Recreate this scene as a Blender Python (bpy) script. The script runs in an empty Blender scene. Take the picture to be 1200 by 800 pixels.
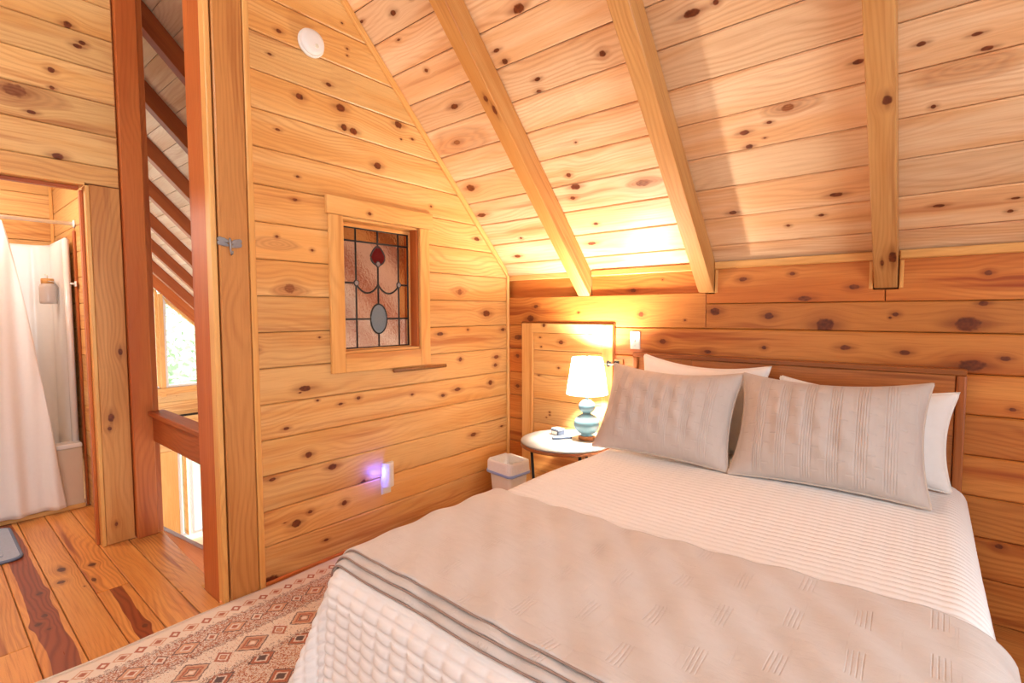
import bpy, bmesh, math, random
import numpy as np
from mathutils import Matrix, Vector
random.seed(7)
rng = np.random.default_rng(5)
SC = bpy.context.scene
COL = SC.collection

# ------------------------------------------------------------------ camera
cam_d = bpy.data.cameras.new('camera'); cam = bpy.data.objects.new('camera', cam_d); COL.objects.link(cam)
CAM = Vector((2.588, -3.057, 1.406)); YAW = -0.694102; PITCH = -0.0571978; ROLL = -0.0024073
fwd = Vector((math.sin(YAW)*math.cos(PITCH), math.cos(YAW)*math.cos(PITCH), math.sin(PITCH)))
rt = Vector((math.cos(YAW), -math.sin(YAW), 0)); upv = rt.cross(fwd)
r2 = math.cos(ROLL)*rt + math.sin(ROLL)*upv; u2 = -math.sin(ROLL)*rt + math.cos(ROLL)*upv
M = Matrix((r2, u2, -fwd)).transposed().to_4x4(); M.translation = CAM
cam.matrix_world = M
cam_d.sensor_width = 36; cam_d.lens = 587.73*36/1200; cam_d.clip_start = 0.02; cam_d.clip_end = 200
SC.camera = cam

# ------------------------------------------------------------------ world, large lights, exposure
w = bpy.data.worlds.new('sky'); SC.world = w; w.use_nodes = True
bg = w.node_tree.nodes['Background']; bg.inputs[0].default_value = (0.86, 0.94, 1.0, 1); bg.inputs[1].default_value = 6.0
def area(name, loc, rot, sx, sy, power, col):
    l = bpy.data.lights.new(name, 'AREA'); l.shape = 'RECTANGLE'; l.size = sx; l.size_y = sy; l.energy = power; l.color = col
    o = bpy.data.objects.new(name, l); COL.objects.link(o); o.location = loc; o.rotation_euler = rot; l.cycles.is_portal = True; return o     # guides the sky's light through the opening
# daylight entering through the right window and an added front opening, behind the camera
area('daylight_right_window', (4.62, -3.1, 1.75), (0, math.radians(90), 0), 2.0, 3.0, 34, (0.84, 0.92, 1.0))
area('daylight_added_opening', (.65, -6.52, 1.35), (math.radians(90), 0, 0), 1.3, 1.3, 12, (0.86, 0.93, 1.0))
# daylight entering the great room through the far gable windows
area('daylight_far_gable', (-7.62, -2.4, 1.2), (0, math.radians(-90), 0), 3.4, 3.4, 160, (0.95, 0.98, 1.0))
vs = SC.view_settings
vs.view_transform = 'Standard'; vs.look = 'None'; vs.gamma = 1; vs.use_curve_mapping = False; vs.exposure = 0.05

# ------------------------------------------------------------------ helpers
def tag(o, label=None, cat=None, group=None, kind=None):
    if label: o['label'] = label
    if cat: o['category'] = cat
    if group: o['group'] = group
    if kind: o['kind'] = kind
    return o
def empty(name, loc=(0, 0, 0), rz=0.0):
    o = bpy.data.objects.new(name, None); COL.objects.link(o); o.location = loc; o.rotation_euler = (0, 0, rz); o.empty_display_size = .05
    return o
def link(name, me, mat=None, parent=None, smooth=False):
    if mat and not me.materials: me.materials.append(mat)
    if smooth:
        me.polygons.foreach_set('use_smooth', [True]*len(me.polygons))
    o = bpy.data.objects.new(name, me); COL.objects.link(o)
    if parent: o.parent = parent
    return o
def vattr(me, name, data):
    a = me.attributes.new(name, 'FLOAT_VECTOR', 'POINT'); a.data.foreach_set('vector', np.asarray(data, dtype=np.float32).ravel())
SEED = [0.0]
def seed():
    SEED[0] += 1.37; return SEED[0] + random.random()
def const(me, name, v):
    n = len(me.vertices); vattr(me, name, np.tile(np.array(v, dtype=np.float32), (n, 1)))
def knotify(me, ks):
    for i, k in enumerate(ks[:8]): const(me, 'k%d' % i, (k[0], k[1], k[2]*.78))
def inset(P, d):
    n = len(P); out = []
    L = []
    for i in range(n):
        a = P[i]; b = P[(i+1) % n]; dx, dy = b[0]-a[0], b[1]-a[1]; l = math.hypot(dx, dy) or 1e-9
        nx, ny = -dy/l, dx/l
        L.append((nx, ny, nx*(a[0]+nx*d)+ny*(a[1]+ny*d)))
    for i in range(n):
        a = L[i-1]; b = L[i]; det = a[0]*b[1]-a[1]*b[0]
        if abs(det) < 1e-6: out.append((P[i][0]+b[0]*d, P[i][1]+b[1]*d))
        else: out.append(((a[2]*b[1]-a[1]*b[2])/det, (a[0]*b[2]-a[2]*b[0])/det))
    return out
def clip(P, nx, ny, c):            # keep nx*u+ny*v <= c
    out = []
    for i in range(len(P)):
        a = P[i]; b = P[(i+1) % len(P)]; da = nx*a[0]+ny*a[1]-c; db = nx*b[0]+ny*b[1]-c
        if da <= 0: out.append(a)
        if (da < 0 < db) or (db < 0 < da):
            t = da/(da-db); out.append((a[0]+t*(b[0]-a[0]), a[1]+t*(b[1]-a[1])))
    return out
# planes: (origin, u axis, v axis, normal)
CS = math.cos(math.atan(1.022)); SN = math.sin(math.atan(1.022)); TS = 1.022; ZC = 1.72
PL_LEFT = ((0, 0, 0), (0, 1, 0), (0, 0, 1), (1, 0, 0))
PL_BACK = ((0, 0, 0), (1, 0, 0), (0, 0, 1), (0, -1, 0))
PL_CEIL = ((0, 0, ZC), (1, 0, 0), (0, -CS, SN), (0, -SN, -CS))
PL_FLOOR = ((0, 0, 0), (1, 0, 0), (0, 1, 0), (0, 0, 1))
def pl(base, off): # shift a plane along its normal
    o, u, v, n = base; return (tuple(Vector(o)+Vector(n)*off), u, v, n)
FIGS = {PL_CEIL: [(.22, 1.085, .075), (2.08, .812, .034), (2.66, .80, .05), (1.33, .572, .03)], PL_LEFT: [(-1.77, 1.53, .03), (-1.83, 1.76, .04), (-.53, 1.555, .035)],
        ((-1.2, 0, 0), (0, 1, 0), (0, 0, 1), (1, 0, 0)): [(-2.66, 2.58, .06)]}
def slab(name, P, plane, t, ch, mat, parent, knots=(), gdir=0, hb=None, gap=0.0015, sd=None):
    P = [p for i, p in enumerate(P) if math.hypot(p[0]-P[i-1][0], p[1]-P[i-1][1]) > 1e-5]
    if len(P) < 3: return None
    if gap: P = inset(P, gap)
    Q = inset(P, ch); o, u, v, n = [Vector(a) for a in plane]
    vs_ = []; uv = []
    for pts, d in ((P, -t), (P, -ch), (Q, 0)):
        for p in pts: vs_.append(o+u*p[0]+v*p[1]+n*d); uv.append(p)
    k = len(P); F = []
    for i in range(k):
        j = (i+1) % k
        F.append((i, j, k+j, k+i)); F.append((k+i, k+j, 2*k+j, 2*k+i))
    F.append(tuple(range(2*k, 3*k))); F.append(tuple(reversed(range(k))))
    me = bpy.data.meshes.new(name); me.from_pydata([tuple(a) for a in vs_], [], F); me.update()
    s = sd if sd is not None else seed()
    vattr(me, 'g', [((p[0], p[1], s) if gdir == 0 else (p[1], p[0], s)) for p in uv])
    if knots:
        kk = [(a, b, r) if gdir == 0 else (b, a, r) for a, b, r in knots]
        kk.sort(key=lambda q: -q[2]); knotify(me, kk)
    if hb: const(me, 'hb', hb)
    for f in FIGS.get(id(plane) if False else plane, ()):
        if inpoly(P, f[0], f[1]): const(me, 'fg', f); break
    return link(name, me, mat, parent)
def inpoly(P, u, v):
    c = False
    for i in range(len(P)):
        (x0, y0), (x1, y1) = P[i-1], P[i]
        if (y0 > v) != (y1 > v) and u < (x1-x0)*(v-y0)/(y1-y0)+x0: c = not c
    return c
def pknots(P, given, dens=1.2, rr=(.003, .008), skip=None):
    ks = [k for k in given if inpoly(P, k[0], k[1])]
    us = [p[0] for p in P]; vv = [p[1] for p in P]; a = (max(us)-min(us))*(max(vv)-min(vv))
    n = int(a*dens*5+random.random())
    for _ in range(n):
        if len(ks) >= 8: break
        k = (random.uniform(min(us), max(us)), random.uniform(min(vv), max(vv)), random.uniform(*rr))
        if inpoly(P, k[0], k[1]): ks.append(k)
    return ks
def box_me(name, x0, x1, y0, y1, z0, z1, bev=.003, axis=None, seg=1):
    bm = bmesh.new(); bmesh.ops.create_cube(bm, size=1)
    for v in bm.verts: v.co = Vector(((x0+x1)/2+v.co.x*(x1-x0), (y0+y1)/2+v.co.y*(y1-y0), (z0+z1)/2+v.co.z*(z1-z0)))
    if bev: bmesh.ops.bevel(bm, geom=bm.edges[:], offset=bev, segments=seg, profile=.6, affect='EDGES', clamp_overlap=True)
    me = bpy.data.meshes.new(name); bm.to_mesh(me); bm.free()
    if axis is None: axis = max(range(3), key=lambda i: (x1-x0, y1-y0, z1-z0)[i])
    s = seed(); a, b = [(1, 2), (0, 2), (0, 1)][axis]
    vattr(me, 'g', [(v.co[axis], v.co[a]+.83*v.co[b], s) for v in me.vertices])
    return me
def box(name, x0, x1, y0, y1, z0, z1, mat, parent=None, bev=.003, axis=None, knots=(), seg=1):
    me = box_me(name, min(x0, x1), max(x0, x1), min(y0, y1), max(y0, y1), min(z0, z1), max(z0, z1), bev, axis, seg)
    if knots: knotify(me, knots)
    return link(name, me, mat, parent)
def prism(name, P, plane, d0, d1, mat, parent=None, bev=.003, gfun=None, knots=(), smooth=False):
    o, u, v, n = [Vector(a) for a in plane]
    bm = bmesh.new(); k = len(P)
    A = [bm.verts.new(o+u*p[0]+v*p[1]+n*d0) for p in P]; B = [bm.verts.new(o+u*p[0]+v*p[1]+n*d1) for p in P]
    bm.faces.new(B); bm.faces.new(list(reversed(A)))
    for i in range(k): bm.faces.new((A[i], A[(i+1) % k], B[(i+1) % k], B[i]))
    bmesh.ops.recalc_face_normals(bm, faces=bm.faces[:])
    if bev: bmesh.ops.bevel(bm, geom=bm.edges[:], offset=bev, segments=1, affect='EDGES', clamp_overlap=True)
    me = bpy.data.meshes.new(name); bm.to_mesh(me); bm.free(); s = seed()
    if gfun is None: gfun = lambda c: (c.x, c.y+.83*c.z)
    vattr(me, 'g', [(*gfun(v_.co), s) for v_ in me.vertices])
    if knots: knotify(me, knots)
    return link(name, me, mat, parent, smooth)
def lathe_me(name, prof, seg=40, cap=True):
    V = []; F = []
    for r, z in prof:
        for i in range(seg):
            a = 2*math.pi*i/seg; V.append((r*math.cos(a), r*math.sin(a), z))
    for j in range(len(prof)-1):
        for i in range(seg):
            k = (i+1) % seg; F.append((j*seg+i, j*seg+k, (j+1)*seg+k, (j+1)*seg+i))
    if cap:
        F.append(tuple(reversed(range(seg)))); F.append(tuple(range((len(prof)-1)*seg, len(prof)*seg)))
    me = bpy.data.meshes.new(name); me.from_pydata(V, [], F); me.update()
    s = seed(); vattr(me, 'g', [(v[0], v[1]+v[2]*.8, s) for v in V])
    return me
def lathe(name, prof, mat, parent=None, loc=(0, 0, 0), seg=40, cap=True, smooth=True):
    o = link(name, lathe_me(name, prof, seg, cap), mat, parent, smooth); o.location = loc; return o
def tube_me(name, pts, r, seg=8, closed=False):
    pts = [Vector(p) for p in pts]; n = len(pts); V = []; F = []
    rr = r if hasattr(r, '__len__') else [r]*n
    ref = Vector((0, 0, 1))
    for i, p in enumerate(pts):
        if closed: t = pts[(i+1) % n]-pts[i-1]
        else: t = pts[min(i+1, n-1)]-pts[max(i-1, 0)]
        t.normalize()
        a = t.cross(ref)
        if a.length < .05: a = t.cross(Vector((1, 0, 0)))
        a.normalize(); b = t.cross(a)
        for k in range(seg):
            an = 2*math.pi*k/seg; V.append(tuple(p+(a*math.cos(an)+b*math.sin(an))*rr[i]))
    for i in range(n if closed else n-1):
        j = (i+1) % n
        for k in range(seg):
            l = (k+1) % seg; F.append((i*seg+k, i*seg+l, j*seg+l, j*seg+k))
    if not closed: F.append(tuple(reversed(range(seg)))); F.append(tuple(range((n-1)*seg, n*seg)))
    me = bpy.data.meshes.new(name); me.from_pydata(V, [], F); me.update()
    bm = bmesh.new(); bm.from_mesh(me); bmesh.ops.recalc_face_normals(bm, faces=bm.faces[:]); bm.to_mesh(me); bm.free()
    s = seed(); vattr(me, 'g', [(v.co.z, v.co.x+v.co.y, s) for v in me.vertices])
    return me
def tube(name, pts, r, mat, parent=None, seg=8, closed=False, smooth=True):
    return link(name, tube_me(name, pts, r, seg, closed), mat, parent, smooth)
def grid_mesh(name, P, G=None, mask=None):
    ny, nx = P.shape[:2]; idx = np.arange(nx*ny).reshape(ny, nx)
    q = np.stack([idx[:-1, :-1], idx[:-1, 1:], idx[1:, 1:], idx[1:, :-1]], -1).reshape(-1, 4)
    if mask is not None:
        mk = mask.ravel(); q = q[mk[q].all(1)]
    me = bpy.data.meshes.new(name); V = P.reshape(-1, 3)
    if mask is not None:
        used = np.zeros(len(V), bool); used[q.ravel()] = True; remap = np.cumsum(used)-1; V = V[used]; q = remap[q]
        if G is not None: G = G.reshape(-1, 3)[used]
    me.vertices.add(len(V)); me.vertices.foreach_set('co', V.astype(np.float32).ravel())
    me.loops.add(q.size); me.loops.foreach_set('vertex_index', q.astype(np.int32).ravel())
    me.polygons.add(len(q)); me.polygons.foreach_set('loop_start', np.arange(0, q.size, 4, dtype=np.int32))
    me.polygons.foreach_set('use_smooth', np.ones(len(q), bool))
    me.update(calc_edges=True); me.validate()
    if G is not None: vattr(me, 'g', G.reshape(-1, 3))
    return me

# ------------------------------------------------------------------ materials
class NT:
    def __init__(s, nt): s.nt = nt
    def n(s, t, **kw):
        nd = s.nt.nodes.new(t)
        for k, v in kw.items(): setattr(nd, k, v)
        return nd
    def put(s, sock, v):
        if hasattr(v, 'is_output'): s.nt.links.new(v, sock)
        elif v is not None:
            if hasattr(sock, 'default_value') and hasattr(sock.default_value, '__len__') and not hasattr(v, '__len__'): v = (v,)*len(sock.default_value)
            if hasattr(v, '__len__') and len(v) == 3 and len(sock.default_value) == 4: v = (*v, 1)
            sock.default_value = v
    def m(s, op, a, b=None, c=None, clamp=False):
        nd = s.n('ShaderNodeMath', operation=op, use_clamp=clamp)
        for i, v in enumerate((a, b, c)):
            if v is not None: s.put(nd.inputs[i], v)
        return nd.outputs[0]
    def v(s, op, a, b=None):
        nd = s.n('ShaderNodeVectorMath', operation=op); s.put(nd.inputs[0], a)
        if b is not None: s.put(nd.inputs[1], b)
        return nd.outputs[1] if op == 'LENGTH' else nd.outputs[0]
    def comb(s, x, y, z=0.0):
        nd = s.n('ShaderNodeCombineXYZ'); [s.put(nd.inputs[i], v) for i, v in enumerate((x, y, z))]; return nd.outputs[0]
    def sep(s, v):
        nd = s.n('ShaderNodeSeparateXYZ'); s.put(nd.inputs[0], v); return nd.outputs
    def noise(s, vec, scale=1, detail=2, rough=.5, dist=0):
        nd = s.n('ShaderNodeTexNoise'); s.put(nd.inputs['Vector'], vec); s.put(nd.inputs['Scale'], scale); s.put(nd.inputs['Detail'], detail)
        s.put(nd.inputs['Roughness'], rough); s.put(nd.inputs['Distortion'], dist); return nd.outputs[0]
    def ss(s, x, a, b):   # smoothstep
        nd = s.n('ShaderNodeMapRange', interpolation_type='SMOOTHSTEP'); s.put(nd.inputs[0], x); s.put(nd.inputs[1], a); s.put(nd.inputs[2], b)
        return nd.outputs[0]
    def mix(s, f, a, b, bt='MIX'):
        nd = s.n('ShaderNodeMix', data_type='RGBA', blend_type=bt); s.put(nd.inputs[0], f); s.put(nd.inputs[6], a); s.put(nd.inputs[7], b); return nd.outputs[2]
    def attr(s, name):
        nd = s.n('ShaderNodeAttribute', attribute_name=name); return nd.outputs['Vector']
    def bump(s, h, strength=.3, dist=.01):
        nd = s.n('ShaderNodeBump'); s.put(nd.inputs['Height'], h); nd.inputs['Strength'].default_value = strength; nd.inputs['Distance'].default_value = dist; return nd.outputs[0]
def new_mat(name):
    m = bpy.data.materials.new(name); m.use_nodes = True; t = NT(m.node_tree); return m, t, m.node_tree.nodes['Principled BSDF']
def plain(name, col, rough=.5, spec=.5, metal=0, noise=0.0, nscale=20, coat=0, sheen=0, subs=0):
    m, t, b = new_mat(name)
    b.inputs['Roughness'].default_value = rough; b.inputs['Metallic'].default_value = metal; b.inputs['Specular IOR Level'].default_value = spec
    b.inputs['Coat Weight'].default_value = coat; b.inputs['Sheen Weight'].default_value = sheen
    tc = t.n('ShaderNodeTexCoord').outputs['Object']
    nz = t.noise(tc, nscale, 3)
    c = t.mix(nz, tuple(x*(1-noise) for x in col), tuple(min(1, x*(1+noise)) for x in col))
    t.put(b.inputs['Base Color'], c); return m
# knot group -------------------------------------------------------
kg = bpy.data.node_groups.new('knot', 'ShaderNodeTree')
for nm, io, tp in (('G', 'INPUT', 'NodeSocketVector'), ('K', 'INPUT', 'NodeSocketVector'), ('Wob', 'INPUT', 'NodeSocketFloat'),
                   ('Mask', 'OUTPUT', 'NodeSocketFloat'), ('Shift', 'OUTPUT', 'NodeSocketFloat'), ('Halo', 'OUTPUT', 'NodeSocketFloat'), ('T', 'OUTPUT', 'NodeSocketFloat')):
    kg.interface.new_socket(name=nm, in_out=io, socket_type=tp)
t = NT(kg); gi = t.n('NodeGroupInput'); go = t.n('NodeGroupOutput')
gx, gy, gz = t.sep(gi.outputs['G']); kx, ky, kr = t.sep(gi.outputs['K'])
du = t.m('MULTIPLY', t.m('SUBTRACT', gx, kx), t.m('ADD', .38, t.m('MULTIPLY', t.m('FRACT', t.m('ABSOLUTE', t.m('MULTIPLY', kx, 37.7))), .55))); dv = t.m('SUBTRACT', gy, ky)
has = t.m('GREATER_THAN', kr, .0005); r_ = t.m('MAXIMUM', kr, .0005)
d = t.m('SQRT', t.m('ADD', t.m('MULTIPLY', du, du), t.m('MULTIPLY', dv, dv)))
tt = t.m('DIVIDE', d, r_); tw = t.m('ADD', tt, t.m('MULTIPLY', t.m('SUBTRACT', gi.outputs['Wob'], .5), .45))
mask = t.m('MULTIPLY', t.m('SUBTRACT', 1.0, t.ss(tw, .72, 1.1)), has)
# tail of dark grain either side of the knot
tail = t.m('MULTIPLY', t.m('SUBTRACT', 1.0, t.ss(t.m('ABSOLUTE', t.m('DIVIDE', dv, r_)), .1, .75)), t.m('SUBTRACT', 1.0, t.ss(t.m('ABSOLUTE', t.m('DIVIDE', du, r_)), .6, 2.6)))
halo = t.m('MULTIPLY', t.m('EXPONENT', t.m('MULTIPLY', t.m('MULTIPLY', tt, tt), -.16)), has)
sh = t.m('MULTIPLY', dv, halo)
t.put(go.inputs['Mask'], t.m('MAXIMUM', mask, t.m('MULTIPLY', t.m('MULTIPLY', tail, .45), has))); t.put(go.inputs['Shift'], sh); t.put(go.inputs['Halo'], halo); t.put(go.inputs['T'], tt)
def wood(name, light, mid, dark, rough=.42, ring=38, contrast=1.0, knots=8, knotcol=(.105, .024, .006), heart=False, var=.24, coat=.05, spec=.35):
    m, t, b = new_mat(name)
    G = t.attr('g'); gx, gy, gw = t.sep(G); G2 = t.comb(gx, gy, 0)
    wob = t.noise(t.comb(t.m('MULTIPLY', gx, 60), t.m('MULTIPLY', gy, 60), gw), 1, 1)
    msk = None; shf = None; hal = None; tmin = None
    for i in range(knots):
        g = t.n('ShaderNodeGroup'); g.node_tree = kg; t.put(g.inputs['G'], G2); t.put(g.inputs['K'], t.attr('k%d' % i)); t.put(g.inputs['Wob'], wob)
        if msk is None: msk, shf, hal = g.outputs['Mask'], g.outputs['Shift'], g.outputs['Halo']
        else:
            msk = t.m('MAXIMUM', msk, g.outputs['Mask']); shf = t.m('ADD', shf, g.outputs['Shift']); hal = t.m('MAXIMUM', hal, g.outputs['Halo'])
    vl = t.m('SUBTRACT', gy, shf) if knots else gy
    ws = t.m('MULTIPLY', gw, 3.71)
    low = t.noise(t.comb(t.m('MULTIPLY', gx, .8), t.m('MULTIPLY', vl, 7.5), ws), 1, 3, .55)
    warp = t.noise(t.comb(t.m('MULTIPLY', gx, .9), t.m('MULTIPLY', vl, 3.0), t.m('ADD', ws, 9)), 1, 2)
    rg = t.m('SINE', t.m('MULTIPLY', t.m('ADD', t.m('MULTIPLY', vl, ring), t.m('MULTIPLY', warp, 14)), 6.283))
    rg = t.m('ADD', t.m('MULTIPLY', rg, .5), .5); rg = t.m('MULTIPLY', rg, rg)
    fine = t.noise(t.comb(t.m('MULTIPLY', gx, 5), t.m('MULTIPLY', vl, 170), ws), 1, 2, .6)
    rnd = t.n('ShaderNodeTexWhiteNoise', noise_dimensions='1D'); t.put(rnd.inputs['W'], gw)
    rv = rnd.outputs['Value']
    f1 = t.ss(t.m('ADD', low, t.m('MULTIPLY', t.m('SUBTRACT', rv, .5), .22)), .36, .66)
    c = t.mix(f1, light, mid)
    st = t.ss(t.noise(t.comb(t.m('MULTIPLY', gx, .6), t.m('MULTIPLY', vl, 11), t.m('ADD', ws, 31)), 1, 3, .6), .57, .72)
    c = t.mix(t.m('MULTIPLY', st, .55*contrast, clamp=True), c, dark)
    c = t.mix(t.m('MULTIPLY', t.m('MULTIPLY', rg, t.ss(warp, .3, .7)), .26*contrast), c, dark)
    c = t.mix(t.m('MULTIPLY', t.ss(fine, .45, .8), .22*contrast), c, dark)
    if heart:
        hb = t.attr('hb'); hv, hw, hs = t.sep(hb)
        wv = t.m('ADD', vl, t.m('MULTIPLY', t.m('SUBTRACT', t.noise(t.comb(t.m('MULTIPLY', gx, 2.2), 0.0, ws), 1, 3), .5), .05))
        hm = t.m('MULTIPLY', t.m('SUBTRACT', 1.0, t.ss(t.m('ABSOLUTE', t.m('SUBTRACT', wv, hv)), t.m('MULTIPLY', hw, .93), hw)), hs)
        c = t.mix(hm, c, t.mix(rg, (.30, .062, .018), (.2, .035, .01)))
    if knots:
        c = t.mix(t.m('MULTIPLY', t.m('SUBTRACT', hal, .25, clamp=True), .62), c, tuple(x*.8 for x in dark))
        kc = t.mix(wob, tuple(x*.55 for x in knotcol), tuple(min(1, x*2.6) for x in knotcol))
        c = t.mix(msk, c, kc)
    if knots >= 8:     # broad brown figure in a few boards
        fx, fy, fr = t.sep(t.attr('fg')); frs = t.m('MAXIMUM', fr, .0005)
        fu = t.m('DIVIDE', t.m('MULTIPLY', t.m('SUBTRACT', gx, fx), .30), frs); fv = t.m('DIVIDE', t.m('SUBTRACT', gy, fy), frs)
        fd = t.m('ADD', t.m('SQRT', t.m('ADD', t.m('MULTIPLY', fu, fu), t.m('MULTIPLY', fv, fv))), t.m('MULTIPLY', t.m('SUBTRACT', low, .5), 2.6))
        fm = t.m('MULTIPLY', t.m('SUBTRACT', 1.0, t.ss(fd, .8, 1.05)), t.m('GREATER_THAN', fr, .001))
        frg = t.m('ADD', t.m('MULTIPLY', t.m('SINE', t.m('MULTIPLY', fd, 24)), .5), .5)
        c = t.mix(t.m('MULTIPLY', fm, .42), c, t.mix(frg, (.36, .12, .035), (.56, .24, .085)))
    val = t.m('ADD', 1-var, t.m('MULTIPLY', rv, var*1.35))
    c = t.mix(1.0, c, t.comb(val, t.m('POWER', val, 1.25), t.m('POWER', val, 1.5)), 'MULTIPLY')
    t.put(b.inputs['Base Color'], c)
    b.inputs['Specular IOR Level'].default_value = spec; b.inputs['Coat Weight'].default_value = coat; b.inputs['Coat Roughness'].default_value = .25
    t.put(b.inputs['Roughness'], t.m('ADD', rough-.06, t.m('MULTIPLY', fine, .14)))
    t.put(b.inputs['Normal'], t.bump(t.m('ADD', rg, fine), .10, .002))
    return m
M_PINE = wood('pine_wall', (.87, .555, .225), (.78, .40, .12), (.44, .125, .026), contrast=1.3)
M_CEIL = wood('pine_ceiling', (.90, .64, .385), (.81, .455, .21), (.48, .15, .045), var=.2, contrast=1.2)
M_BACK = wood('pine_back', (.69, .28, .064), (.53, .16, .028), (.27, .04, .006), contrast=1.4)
M_TRIM = wood('pine_trim', (.85, .50, .175), (.76, .385, .11), (.47, .15, .033), knots=3, var=.08)
M_RAFT = wood('fir_rafter', (.76, .42, .15), (.65, .30, .08), (.40, .12, .025), knots=4, ring=60, contrast=1.2)
M_RED = wood('fir_red', (.60, .175, .04), (.50, .12, .025), (.29, .052, .011), knots=4, ring=55, contrast=1.1)
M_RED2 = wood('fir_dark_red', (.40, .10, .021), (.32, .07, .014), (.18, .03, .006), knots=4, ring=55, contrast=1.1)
M_POST = wood('pine_post', (.74, .36, .11), (.61, .245, .06), (.33, .08, .016), knots=4, ring=45, contrast=1.2)
M_FLOOR = wood('fir_floor', (.80, .39, .11), (.68, .27, .06), (.33, .08, .018), rough=.3, ring=52, contrast=2.0, heart=True, var=.22, coat=.3, knotcol=(.07, .015, .006))
M_HEAD = wood('acacia_headboard', (.56, .21, .06), (.42, .125, .03), (.18, .04, .009), rough=.4, ring=60, contrast=1.4, knots=4, var=.5)
M_FARC = wood('pine_far_ceiling', (.80, .66, .50), (.70, .50, .33), (.45, .20, .08), knots=4, var=.2)
M_BACKING = plain('dark_backing', (.16, .06, .02), .8)
M_WHITE = plain('white_plastic', (.82, .80, .76), .4, noise=.02)
M_IVORY = plain('ivory_plastic', (.80, .76, .62), .45, noise=.02)
M_TUB = plain('white_fibreglass', (.84, .83, .81), .25, coat=.4, noise=.02)
M_TUBAPRON = plain('shaded_white_fibreglass', (.72, .58, .44), .3, noise=.02)  # the white apron's shade is put into its base colour as beige
M_BLACKM = plain('black_metal', (.02, .018, .016), .4, metal=.6)
M_PEWTER = plain('pewter', (.30, .30, .31), .45, metal=.7, noise=.25, nscale=80)
M_LEAD = plain('lead_came', (.035, .036, .038), .5, metal=.5)
M_STEEL = plain('steel', (.55, .55, .55), .3, metal=.9)

# ------------------------------------------------------------------ known knots (u, v, radius)
K_LEFT = [(-1.79,2.834,0.013),(-1.84,2.702,0.009),(-1.52,2.661,0.014),(-1.69,2.543,0.022),(-1.45,2.559,0.029),(-1.43,2.456,0.024),(-1.37,2.451,0.025),(-1.05,2.576,0.027),(-0.94,2.517,0.01),(-1.03,2.494,0.008),(-1.21,2.291,0.026),(-1.81,2.34,0.009),(-1.4,2.9,0.009),(-1.4,2.862,0.007),(-1.71,2.125,0.009),(-1.73,2.002,0.01),(-0.79,2.115,0.011),(-0.35,1.949,0.019),(-1.83,1.799,0.011),(-1.64,1.747,0.01),(-1.77,1.535,0.031),(-0.53,1.555,0.028),(-0.25,1.402,0.032),(-1.7,0.999,0.021),(-1.63,0.924,0.008),(-1.49,0.885,0.01),(-1.37,0.904,0.014),(-1.96,1.223,0.021),(-1.61,1.273,0.008),(-1.69,0.632,0.022),(-1.55,0.532,0.023),(-1.89,0.547,0.012),(-1.81,0.799,0.011),(-1.77,0.275,0.028),(-1.69,0.315,0.013),(-1.48,0.302,0.02),(-1.6,0.123,0.011),(-1.92,0.014,0.04),(-0.72,1.262,0.018),(-0.45,1.284,0.012),(-0.06,1.274,0.017),(-0.53,1.072,0.021),(-0.14,1.063,0.02),(-0.15,1.0,0.02),(-0.21,0.869,0.026),(-0.56,0.859,0.018),(-0.7,0.833,0.015),(-0.97,0.874,0.011),(-0.4,0.5,0.019),(-0.08,0.507,0.01),(-1.35,0.39,0.021)]
K_BACK = [(0.28,1.453,0.019),(0.66,1.407,0.01),(1.14,1.394,0.022),(1.61,1.41,0.03),(1.43,1.358,0.008),(0.23,1.362,0.033),(2.17,1.338,0.049),(2.72,1.350,0.042),(2.46,1.394,0.014),(2.44,1.378,0.008),(2.77,1.442,0.015),(2.07,1.478,0.018),(1.9,1.385,0.024),(2.01,1.613,0.015),(2.29,1.532,0.017),(2.78,1.577,0.015),(2.69,1.725,0.019),(1.76,1.594,0.017),(2.74,1.164,0.035),(2.5,1.21,0.016),(1.88,1.208,0.014),(1.29,1.221,0.022),(1.57,1.17,0.015),(0.11,1.214,0.027),(0.1,1.066,0.02),(0.1,0.828,0.02),(1.07,1.552,0.017),(2.26,1.224,0.017),(2.85,1.201,0.015),(2.88,0.979,0.011),(2.86,0.363,0.015)]
K_CEIL = [(0.28,1.846,0.019),(0.03,1.89,0.01),(0.29,1.528,0.015),(0.35,1.291,0.021),(0.12,0.764,0.035),(0.08,0.544,0.022),(0.19,0.154,0.019),(0.31,0.309,0.012),(1.02,1.598,0.029),(0.82,1.409,0.022),(0.8,1.473,0.013),(0.96,1.272,0.013),(0.94,1.211,0.014),(1.03,0.891,0.008),(0.9,0.708,0.02),(0.91,0.624,0.026),(0.86,0.553,0.016),(0.85,0.2,0.017),(1.33,0.572,0.029),(1.35,1.277,0.02),(1.19,0.189,0.016),(0.94,0.347,0.014),(1.88,1.308,0.014),(1.89,0.735,0.016),(1.9,0.66,0.016),(2.0,0.758,0.01),(2.34,0.922,0.013),(1.78,1.302,0.021),(1.76,0.304,0.016),(2.23,0.333,0.016),(2.16,0.227,0.011),(2.01,0.185,0.011),(2.57,0.674,0.011),(2.68,0.909,0.009),(2.53,0.926,0.012),(2.71,0.85,0.012),(2.6,0.209,0.011),(2.83,0.145,0.011),(2.84,0.207,0.008),(2.08,0.806,0.022),(0.22,1.085,0.02)]
K_BATH = [(-2.41,3.031,0.024),(-2.35,2.954,0.017),(-2.37,2.929,0.017),(-2.49,2.754,0.019),(-2.49,2.658,0.014),(-2.64,2.594,0.045),(-2.48,2.287,0.024),(-2.58,2.5,0.014),(-2.3,0.779,0.021),(-2.31,0.713,0.015),(-2.24,1.174,0.016)]
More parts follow.
